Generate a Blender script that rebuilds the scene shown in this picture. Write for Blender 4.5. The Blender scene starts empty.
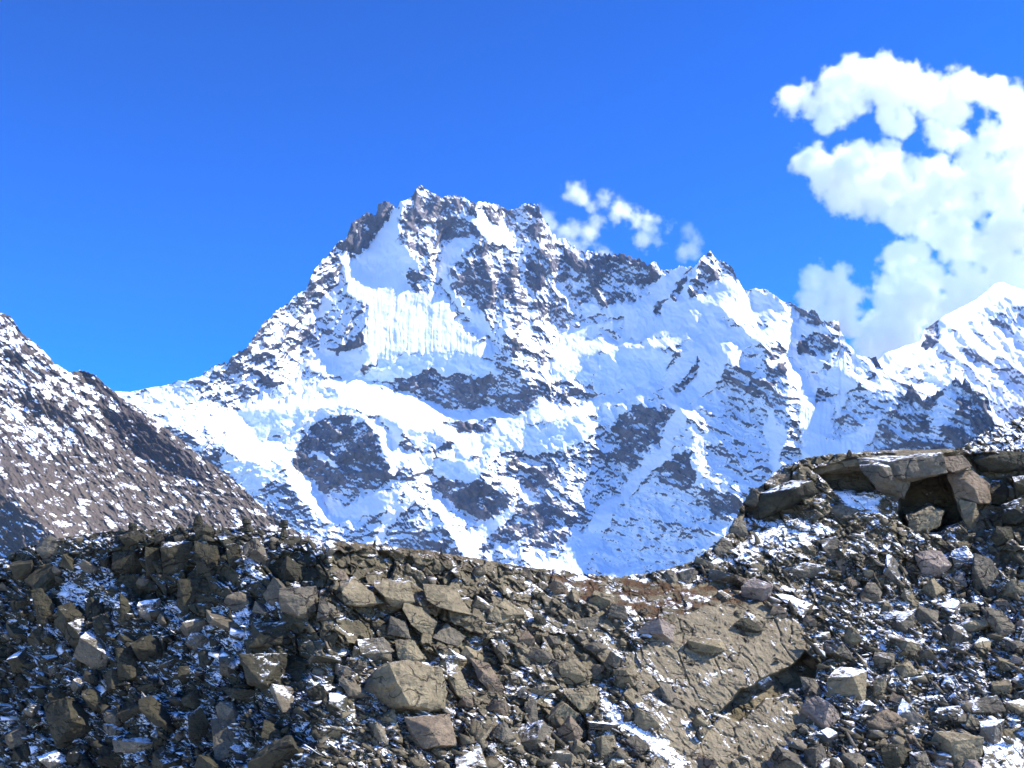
import bpy, bmesh, math, random
import numpy as np
from mathutils import Vector, Matrix

# ------------------------------------------------------------------ camera, sky, sun, exposure
SC = bpy.context.scene
COL = SC.collection
W, H, F = 1024, 768, 1300.0            # frame and focal length in pixels
V0 = 740.0                             # picture row of the true horizon
PITCH = math.atan((V0 - H / 2) / F)
cam_data = bpy.data.cameras.new('camera')
cam = bpy.data.objects.new('camera', cam_data)
COL.objects.link(cam)
cam_data.sensor_width = 36.0
cam_data.lens = 36.0 * F / W
cam_data.clip_start = 0.1
cam_data.clip_end = 60000.0
cam.location = (0, 0, 0)
cam.rotation_euler = (math.pi / 2 + PITCH, 0, 0)
SC.camera = cam

SUN = Vector((0.70, -0.08, 0.70)).normalized()
SUN_EL = math.asin(SUN.z)
SUN_AZ = math.atan2(SUN.x, SUN.y)      # clockwise from +Y
world = bpy.data.worlds.new('World')
SC.world = world
world.use_nodes = True
nt = world.node_tree
bg = nt.nodes['Background']
sky = nt.nodes.new('ShaderNodeTexSky')
sky.sky_type = 'NISHITA'
sky.sun_disc = False
sky.sun_elevation = SUN_EL
sky.sun_rotation = SUN_AZ
sky.altitude = 2200.0
sky.air_density = 1.0
sky.dust_density = 1.0
sky.ozone_density = 2.5
gam = nt.nodes.new('ShaderNodeGamma')        # thin high-altitude air: a deeper blue
gam.inputs['Gamma'].default_value = 1.9
hs = nt.nodes.new('ShaderNodeHueSaturation')
hs.inputs['Hue'].default_value = 0.506
hs.inputs['Saturation'].default_value = 1.17
nt.links.new(sky.outputs[0], gam.inputs['Color'])
nt.links.new(gam.outputs[0], hs.inputs['Color'])
nt.links.new(hs.outputs[0], bg.inputs['Color'])
bg.inputs['Strength'].default_value = 0.052

sun_data = bpy.data.lights.new('sun', 'SUN')
sun_data.energy = 5.0
sun_data.angle = math.radians(0.5)
sun_data.color = (1.0, 0.94, 0.84)
sun = bpy.data.objects.new('sun', sun_data)
COL.objects.link(sun)
sun.rotation_euler = SUN.to_track_quat('Z', 'Y').to_euler()
sun.location = SUN * 200

SC.view_settings.view_transform = 'Standard'
SC.view_settings.look = 'None'
SC.view_settings.exposure = 1.05
SC.view_settings.gamma = 1.0
SC.view_settings.use_curve_mapping = False
SC.render.engine = 'CYCLES'
SC.cycles.use_denoising = True
SC.cycles.max_bounces = 16
SC.cycles.diffuse_bounces = 3
SC.cycles.volume_bounces = 16
SC.cycles.transparent_max_bounces = 12

# ------------------------------------------------------------------ numeric helpers
def hash2(ix, iy, seed):
    h = (ix.astype(np.int64) * 374761393 + iy.astype(np.int64) * 668265263 + seed * 1442695041) & 0xFFFFFFFF
    h = ((h ^ (h >> 13)) * 1274126177) & 0xFFFFFFFF
    h = ((h ^ (h >> 16)) * 2246822519) & 0xFFFFFFFF
    return (h ^ (h >> 15)) & 0xFFFFFFFF

def rnd2(ix, iy, seed):
    return hash2(ix, iy, seed) / 4294967295.0

def gnoise(x, y, seed=0):
    ix, iy = np.floor(x), np.floor(y)
    fx, fy = x - ix, y - iy
    sx = fx * fx * fx * (fx * (fx * 6 - 15) + 10)
    sy = fy * fy * fy * (fy * (fy * 6 - 15) + 10)
    def g(ax, ay):
        a = rnd2(ix + ax, iy + ay, seed) * 2 * math.pi
        return np.cos(a) * (fx - ax) + np.sin(a) * (fy - ay)
    a = g(0, 0) * (1 - sx) + g(1, 0) * sx
    b = g(0, 1) * (1 - sx) + g(1, 1) * sx
    return (a * (1 - sy) + b * sy) * 1.5

def fbm(x, y, seed=0, octs=5, gain=0.5, lac=2.03):
    s, a = 0, 1.0
    for o in range(octs):
        s = s + a * gnoise(x, y, seed + o * 17)
        x, y, a = x * lac + 13.7, y * lac + 7.1, a * gain
    return s

def ridged(x, y, seed=0, octs=5, gain=0.5, lac=2.03):
    s, a, w = 0, 1.0, 1.0
    for o in range(octs):
        n = 1 - np.abs(gnoise(x, y, seed + o * 17)) * 1.6
        n = n * n
        s = s + a * n * w
        w = np.clip(n * 1.3, 0, 1)
        x, y, a = x * lac + 13.7, y * lac + 7.1, a * gain
    return s - 0.9

def sstep(a, b, x):
    t = np.clip((x - a) / (b - a), 0, 1)
    return t * t * (3 - 2 * t)

def blur(a, s):
    if s <= 0:
        return a
    k = max(1, int(3 * s))
    w = np.exp(-0.5 * (np.arange(-k, k + 1) / s) ** 2)
    w /= w.sum()
    for ax in (0, 1):
        p = np.pad(a, [(k, k) if i == ax else (0, 0) for i in (0, 1)], mode='edge')
        n = a.shape[ax]
        a = sum(w[i] * (p[i:i + n] if ax == 0 else p[:, i:i + n]) for i in range(2 * k + 1))
    return a

def lowpass(a, s):
    k = max(1, int(s / 4))
    h, w = a.shape
    small = blur(blur(a, k / 2)[::k, ::k], s / k)
    Y, X = np.mgrid[0:h, 0:w]
    return bilin(np.pad(small, ((0, 1), (0, 1)), mode='edge'), X / k, Y / k)

def poisson(gu, gv):
    """Surface whose gradients are as near as can be to gu (columns) and gv (rows)."""
    h, w = gu.shape
    fx = np.zeros((h, w)); fy = np.zeros((h, w))
    mu = 0.5 * (gu[:, 1:] + gu[:, :-1]); mv = 0.5 * (gv[1:] + gv[:-1])
    fx[:, :-1] += mu; fx[:, 1:] -= mu
    fy[:-1] += mv; fy[1:] -= mv
    d = fx + fy
    m = np.concatenate([d, d[::-1]], 0)
    m = np.concatenate([m, m[:, ::-1]], 1)
    f = np.fft.rfft2(m)
    ky = 2 * np.cos(2 * np.pi * np.fft.fftfreq(2 * h))[:, None] - 2
    kx = 2 * np.cos(2 * np.pi * np.fft.rfftfreq(2 * w))[None] - 2
    k = ky + kx
    k[0, 0] = 1
    f = f / k
    f[0, 0] = 0
    return np.fft.irfft2(f, s=m.shape)[:h, :w]

class Cells:
    """Jittered cell pattern: for each point the id, offset from and distance to its cell seed, and the edge distance."""
    def __init__(s, x, y, seed):
        ix, iy = np.floor(x), np.floor(y)
        best = np.full(x.shape, 9e9); sec = np.full(x.shape, 9e9)
        s.dx = np.zeros(x.shape); s.dy = np.zeros(x.shape)
        s.ci = np.zeros(x.shape); s.cj = np.zeros(x.shape)
        for a in (-1, 0, 1):
            for b in (-1, 0, 1):
                ci, cj = ix + a, iy + b
                dx = x - (ci + 0.1 + 0.8 * rnd2(ci, cj, seed))
                dy = y - (cj + 0.1 + 0.8 * rnd2(ci, cj, seed + 5))
                d = dx * dx + dy * dy
                m = d < best
                sec = np.where(m, best, np.minimum(sec, d))
                best = np.where(m, d, best)
                s.dx = np.where(m, dx, s.dx); s.dy = np.where(m, dy, s.dy)
                s.ci = np.where(m, ci, s.ci); s.cj = np.where(m, cj, s.cj)
        s.edge = np.sqrt(sec) - np.sqrt(best)
        s.seed = seed
    def r(s, k):
        return rnd2(s.ci, s.cj, s.seed + 31 * k)

def facet(x, y, seed, tilt=1.0, step=0.5):
    c = Cells(x, y, seed)
    return (c.r(1) - 0.5) * step * 2 + ((c.r(2) - 0.5) * c.dx + (c.r(3) - 0.5) * c.dy) * 2 * tilt, c

def poly_mask(poly, U, V, soft=1.0):
    """Soft mask of a polygon over arrays U, V (already warped)."""
    px = np.array([p[0] for p in poly], float); py = np.array([p[1] for p in poly], float)
    out = np.zeros(U.shape)
    m = 8
    sel = (U > px.min() - m) & (U < px.max() + m) & (V > py.min() - m) & (V < py.max() + m)
    if not sel.any():
        return out
    u, v = U[sel], V[sel]
    ins = np.zeros(u.shape, bool); dist = np.full(u.shape, 1e9)
    n = len(px)
    for i in range(n):
        x1, y1, x2, y2 = px[i], py[i], px[(i + 1) % n], py[(i + 1) % n]
        if y1 != y2:
            ins ^= ((y1 > v) != (y2 > v)) & (u < (x2 - x1) * (v - y1) / (y2 - y1) + x1)
        ex, ey = x2 - x1, y2 - y1
        L = ex * ex + ey * ey + 1e-9
        t = np.clip(((u - x1) * ex + (v - y1) * ey) / L, 0, 1)
        dist = np.minimum(dist, (u - x1 - t * ex) ** 2 + (v - y1 - t * ey) ** 2)
    sd = np.where(ins, 1, -1) * np.sqrt(dist)
    out[sel] = sstep(-soft, soft, sd)
    return out

def P(s):
    a = [float(t) for t in s.replace(';', ' ').replace(',', ' ').split()]
    return list(zip(a[::2], a[1::2]))

# directions of rays through picture points: how the photograph's layout becomes places in the landscape
CP, SP = math.cos(PITCH), math.sin(PITCH)
def ray(u, v):
    x = (u - W / 2) / F
    y = (H / 2 - v) / F
    d = np.stack([x, CP - SP * y, SP + CP * y], -1)
    return d / np.linalg.norm(d, axis=-1, keepdims=True)

def elev(v):
    return np.arctan((H / 2 - v) / F) + PITCH

def bilin(a, x, y):
    h, w = a.shape
    x = np.clip(x, 0, w - 1.001); y = np.clip(y, 0, h - 1.001)
    i, j = x.astype(int), y.astype(int)
    fx, fy = x - i, y - j
    return (a[j, i] * (1 - fx) + a[j, i + 1] * fx) * (1 - fy) + (a[j + 1, i] * (1 - fx) + a[j + 1, i + 1] * fx) * fy

def grid_mesh(name, Pts, attrs=None, mat=None, smooth=True):
    """A rows x columns sheet of points as one mesh with float attributes."""
    h, w = Pts.shape[:2]
    me = bpy.data.meshes.new(name)
    idx = np.arange(h * w).reshape(h, w)
    q = np.stack([idx[:-1, :-1], idx[1:, :-1], idx[1:, 1:], idx[:-1, 1:]], -1).reshape(-1, 4)
    me.vertices.add(h * w)
    me.vertices.foreach_set('co', Pts.reshape(-1).astype(np.float32))
    me.loops.add(q.size)
    me.loops.foreach_set('vertex_index', q.reshape(-1).astype(np.int32))
    me.polygons.add(len(q))
    me.polygons.foreach_set('loop_start', (np.arange(len(q)) * 4).astype(np.int32))
    me.polygons.foreach_set('use_smooth', np.full(len(q), smooth))
    me.update(calc_edges=True)
    for k, a in (attrs or {}).items():
        at = me.attributes.new(k, 'FLOAT', 'POINT')
        at.data.foreach_set('value', a.reshape(-1).astype(np.float32))
    o = bpy.data.objects.new(name, me)
    COL.objects.link(o)
    if mat:
        me.materials.append(mat)
    return o

def structure(o):
    o['kind'] = 'structure'
    return o

# ------------------------------------------------------------------ materials
def new_mat(name):
    m = bpy.data.materials.new(name)
    m.use_nodes = True
    n = m.node_tree.nodes
    b = n['Principled BSDF']
    return m, m.node_tree, b

def N(t, typ, **kw):
    n = t.nodes.new(typ)
    for k, v in kw.items():
        setattr(n, k, v)
    return n

def noise_node(t, scale, detail=6, rough=0.6, coord=None, dist=0.0):
    n = N(t, 'ShaderNodeTexNoise')
    n.inputs['Scale'].default_value = scale
    n.inputs['Detail'].default_value = detail
    n.inputs['Roughness'].default_value = rough
    n.inputs['Distortion'].default_value = dist
    if coord is not None:
        t.links.new(coord, n.inputs['Vector'])
    return n.outputs['Fac']

def ramp(t, fac, stops):
    r = N(t, 'ShaderNodeValToRGB')
    e = r.color_ramp.elements
    while len(e) > 1:
        e.remove(e[-1])
    for i, (p, c) in enumerate(stops):
        k = e[0] if i == 0 else e.new(p)
        k.position = p
        k.color = (*c, 1)
    t.links.new(fac, r.inputs[0])
    return r.outputs[0]

def math_node(t, op, a, b=None, clamp=False):
    m = N(t, 'ShaderNodeMath', operation=op, use_clamp=clamp)
    for i, x in enumerate((a, b)):
        if x is None:
            continue
        if isinstance(x, (int, float)):
            m.inputs[i].default_value = x
        else:
            t.links.new(x, m.inputs[i])
    return m.outputs[0]

def mix_col(t, fac, a, b):
    m = N(t, 'ShaderNodeMix', data_type='RGBA')
    for s, x in ((m.inputs[0], fac), (m.inputs[6], a), (m.inputs[7], b)):
        if isinstance(x, (int, float)):
            s.default_value = x
        elif isinstance(x, tuple):
            s.default_value = (*x, 1)
        else:
            t.links.new(x, s)
    return m.outputs[2]

def map_range(t, x, a, b, c=0.0, d=1.0):
    m = N(t, 'ShaderNodeMapRange', interpolation_type='SMOOTHSTEP')
    t.links.new(x, m.inputs[0])
    for i, k in enumerate((a, b, c, d)):
        m.inputs[i + 1].default_value = k
    return m.outputs[0]

def attr(t, name):
    return N(t, 'ShaderNodeAttribute', attribute_name=name).outputs['Fac']

def obj_coord(t):
    return N(t, 'ShaderNodeTexCoord').outputs['Object']

def bump(t, height, strength, dist, bsdf):
    b = N(t, 'ShaderNodeBump')
    b.inputs['Strength'].default_value = strength
    b.inputs['Distance'].default_value = dist
    t.links.new(height, b.inputs['Height'])
    t.links.new(b.outputs[0], bsdf.inputs['Normal'])

def mountain_material(name, rock_stops, scale):
    """Rock under patchy snow: where snow lies comes from the 'snow' attribute broken up by fine noise."""
    m, t, b = new_mat(name)
    co = obj_coord(t)
    big = noise_node(t, 0.004 / scale, 8, 0.65, co)
    fine = noise_node(t, 0.05 / scale, 6, 0.7, co)
    rk = ramp(t, math_node(t, 'ADD', math_node(t, 'MULTIPLY', big, 0.6), math_node(t, 'MULTIPLY', fine, 0.4)), rock_stops)
    brown = mix_col(t, attr(t, 'tint'), rk, (0.10, 0.080, 0.062))
    fleck = noise_node(t, 0.05 / scale, 5, 0.75, co)
    s = math_node(t, 'ADD', attr(t, 'snow'), math_node(t, 'MULTIPLY', math_node(t, 'SUBTRACT', fleck, 0.5), 0.9))
    sm = map_range(t, s, 0.34, 0.66)
    snow = mix_col(t, attr(t, 'ice'), (0.82, 0.83, 0.86), (0.68, 0.77, 0.84))
    c = mix_col(t, sm, brown, snow)
    t.links.new(c, b.inputs['Base Color'])
    t.links.new(map_range(t, sm, 0, 1, 0.9, 0.65), b.inputs['Roughness'])
    b.inputs['Specular IOR Level'].default_value = 0.2
    bump(t, noise_node(t, 0.12 / scale, 5, 0.65, co), 0.5, 4.0 * scale, b)
    return m

# ------------------------------------------------------------------ relief: painted slopes -> real mountain surface
# class: slope in degrees, aspect (+ faces the sun's side), snow cover, roughness, flutes, ice
K = {
    'S': (38, 0.5, 1.00, 0.35, 0.0, 0.0),     # open snow shelf
    'F': (58, -0.12, 1.00, 0.15, 1.0, 0.0),     # fluted snow face
    'H': (62, -1.95, 1.00, 0.25, 0.3, 0.0),    # snow turned from the sun
    'I': (80, -1.10, 0.95, 0.80, 0.2, 0.6),    # ice cliff
    'J': (62, -0.15, 0.97, 0.90, 0.2, 0.4),    # broken ice
    'R': (70, -1.25, 0.20, 1.00, 0.0, 0.0),    # rock
    'B': (70, -1.15, 0.14, 1.10, 0.0, 0.0),    # bare rock
    'L': (48, 1.0, 0.46, 1.20, 0.0, 0.0),     # broken rock facing the sun
    'T': (62, 0.45, 0.20, 1.00, 0.0, 0.0),     # bare rib facing the sun
    'D': (78, -1.2, 0.16, 1.10, 0.0, 0.0),    # dark wall
    'M': (60, -1.35, 0.62, 0.90, 0.0, 0.0),    # dusted slope turned from the sun
    'G': (48, 0.10, 0.80, 0.90, 0.0, 0.0),     # dusted open slope
}

def relief(u0, u1, v0, v1, base, regions, seed, r_ref, v_ref, wob=4.0, soft=1.2, streak=(0.0, 0.0), rough_amp=1.0, tintf=None, fs=1.0, st=1.0, rib=(520, 450, 0.75), rib_amp=1.0, lev=0.4, patch=0.25):
    us = np.arange(u0, u1 + st / 2, st); vs = np.arange(v0, v1 + st / 2, st)
    U, V = np.meshgrid(us, vs)
    wu = U + wob * (fbm(U / 22, V / 22, seed, 4) + 0.7 * fbm(U / 6, V / 6, seed + 3, 3))
    wv = V + wob * (fbm(U / 22, V / 22, seed + 50, 4) + 0.7 * fbm(U / 6, V / 6, seed + 53, 3))
    lay = [np.full(U.shape, float(x)) for x in K[base]]
    for cls, poly, *ov in regions:
        val = list(K[cls])
        for k, x in (ov[0].items() if ov else ()):
            val[k] = x
        m = poly_mask(poly, wu, wv, soft)
        for i in range(6):
            lay[i] = lay[i] * (1 - m) + val[i] * m
    th, asp, cov, rough, flute, ice = lay
    asp = blur(asp, 1.5 / st); th = blur(th, 1.5 / st)
    e = elev(V)
    asp = asp - lev * lowpass(asp, 90 / st)
    cot = 1 / np.tan(np.clip(np.radians(th) - e, math.radians(12), math.radians(85)))
    lnr = poisson(asp * st, -cot * st)                    # in picture pixels at local scale
    # rock structure
    sa, sb = streak
    su = (U + sa * V) / fs; sv = (V + sb * U) / fs
    rr = ridged(su / 40, sv / 30, seed + 100, 6, 0.58) * 6.0
    rr = rr + fbm(su / 11, sv / 7, seed + 120, 5, 0.65) * 2.0
    # ribs and gullies run down the fall line
    fa = np.clip((U - rib[0]) / rib[1], -1, 1) * rib[2]
    rib_w = 5 * fbm(U / 40, V / 40, seed + 130, 3)
    r1 = ridged((U - fa * V + rib_w) / (24 * fs), V / (120 * fs), seed + 131, 4, 0.5)
    r2 = ridged((U - fa * V + rib_w) / (8.5 * fs), V / (42 * fs), seed + 135, 3, 0.55)
    ribs = (r1 * 7.5 + r2 * 2.6) * rib_amp
    rr = 0.75 * rr + ribs * np.clip(1.15 - 0.0 * U, 0, 2)
    f1, c1 = facet(su / 17 + 0.3 * fbm(U / 15, V / 15, seed + 7, 3), sv / 13, seed + 140, 0.55, 0.35)
    f2, c2 = facet(su / 6.5 + 0.3 * fbm(U / 8, V / 8, seed + 8, 3), sv / 4.5, seed + 150, 0.6, 0.4)
    f3, c3 = facet(su / 3.2, sv / 2.3, seed + 160, 0.7, 0.5)
    rr = rr + f1 * 5.0 + f2 * 2.0 + f3 * 0.5
    sm_ = fbm(U / 55, V / 40, seed + 180, 5, 0.45) * 5.0
    fl = ridged(U / 4.2 + 0.5 * fbm(U / 40, V / 40, seed + 9, 3), V / 120, seed + 190, 3, 0.6) * 0.5
    disp = rr * rough * rough_amp * fs + sm_ * (1 - np.clip(rough, 0, 1)) * 0.9 + fl * flute
    lnr = lnr - disp
    lnr = lnr / F
    lnr = lnr - lnr[int((v_ref - v0) / st)].mean() + math.log(r_ref)
    R = np.exp(lnr)
    Pt = ray(U, V) * R[..., None]
    # normals -> snow settles on what faces up, thins on what is steep
    du = np.gradient(Pt, axis=1); dv = np.gradient(Pt, axis=0)
    nn = np.cross(dv, du); nn /= np.linalg.norm(nn, axis=-1, keepdims=True) + 1e-9
    nn *= np.sign(-(nn * Pt).sum(-1))[..., None]
    nz = nn[..., 2]
    n1 = fbm(su / 9, sv / 4.0, seed + 200, 5, 0.65)
    n2 = fbm(su / 30, sv / 16, seed + 210, 4, 0.6)
    sn = cov + (n1 * 0.24 + n2 * (patch + .1) - rib_amp * (0.30 * np.clip(r1, -.8, .9) + 0.10 * r2) + (nz - 0.42) * np.where(cov < .4, .55, 1.05)) * (0.25 + 0.75 * np.clip(rough, 0, 1)) * np.where(cov > 0.9, 0.35, 1.0)
    tint = tintf(U, V) if tintf else np.zeros(U.shape)
    return dict(R=R, st=st, u0=u0, v0=v0, U=U, V=V, snow=sn, ice=ice, tint=tint)

def relief_object(name, rel, sky_line, v_bot, mat, jag, seed, back, du=1.0, rows=None, foot=-40.0):
    """The face from its foot up to the crest, then over the crest and down the far side."""
    us = np.arange(rel['U'][0, 0], rel['U'][0, -1] + 1e-6, du)
    sx, sy = np.array(sky_line).T
    vt = np.interp(us, sx, sy)
    j = np.interp(us, *jag) if not isinstance(jag, (int, float)) else np.full(us.shape, float(jag))
    n = fbm(us / 14, us * 0 + 3.3, seed, 4, 0.6) + 0.9 * (np.abs(fbm(us / 5, us * 0 + 9.1, seed + 4, 3, 0.6)) - 0.3)
    vt = vt + n * j
    rows = rows or int((v_bot - vt.min()) / du)
    t = np.linspace(0, 1, rows)[:, None]
    V = vt[None] + t * (v_bot - vt[None]); U = np.broadcast_to(us, V.shape)
    gx, gy = (U - rel['u0']) / rel['st'], (V - rel['v0']) / rel['st']
    R = bilin(rel['R'], gx, gy)
    Pt = ray(U, V) * R[..., None]
    A = {k: bilin(rel[k], gx, gy) for k in ('snow', 'ice', 'tint', 'painted_shade') if k in rel}
    # far side
    crest = Pt[0]
    ks = np.array([0.02, 0.1, 0.3, 0.6, 1.0])[::-1]
    hdir = crest.copy(); hdir[:, 2] = 0; hdir /= np.linalg.norm(hdir, axis=1, keepdims=True)
    bk = np.stack([crest + hdir * back[0] * k - np.array([0, 0, back[1]]) * k ** 1.2 for k in ks])
    Pt = np.concatenate([bk, Pt]);
    for k in A:
        A[k] = np.concatenate([np.repeat(A[k][:1], len(ks), 0), A[k]])
    if foot is not None:
        low = Pt[-1]
        hd = low.copy(); hd[:, 2] = 0; hd /= np.linalg.norm(hd, axis=1, keepdims=True)
        drop = (low[:, 2:3] - foot)
        ft = np.stack([low - hd * drop * 1.1 * k - np.array([0, 0, 1.0]) * drop * k for k in (0.03, 0.2, 0.6, 1.0)])
        Pt = np.concatenate([Pt, ft])
        for k in A:
            A[k] = np.concatenate([A[k], np.repeat(A[k][-1:], 4, 0)])
    return structure(grid_mesh(name, Pt, A, mat))

# ------------------------------------------------------------------ the big snow mountain
SKY_MAIN = P('60,402 116,391 129,392 150,388 172,384 178,381 190,382 200,375 209,368 217,365 227,361 241,353 248,344 256,333 262,324 272,315 291,299 306,291 312,273 322,262 331,252 337,243 345,240 352,221 364,215 376,213 378,204 387,201 395,207 397,210 401,201 413,195 416,188 420,185 429,192 443,197 455,194 464,197 474,204 486,202 496,204 508,210 530,205 538,207 542,217 545,224 548,226 553,236 562,240 569,242 580,250 592,254 600,252 612,253 620,253 639,258 647,267 655,263 662,270 674,269 692,265 698,262 702,257 710,253 717,258 733,268 737,279 745,292 756,288 766,290 780,299 798,308 810,310 818,315 821,322 833,320 839,324 840,331 847,343 857,355 870,357 876,357 881,366 888,372 896,386 904,396 911,383 917,393 925,399 935,396 945,384 956,378 961,382 967,376 973,388 986,393 991,405 993,420 1002,432 1030,446 1090,470')
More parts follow.
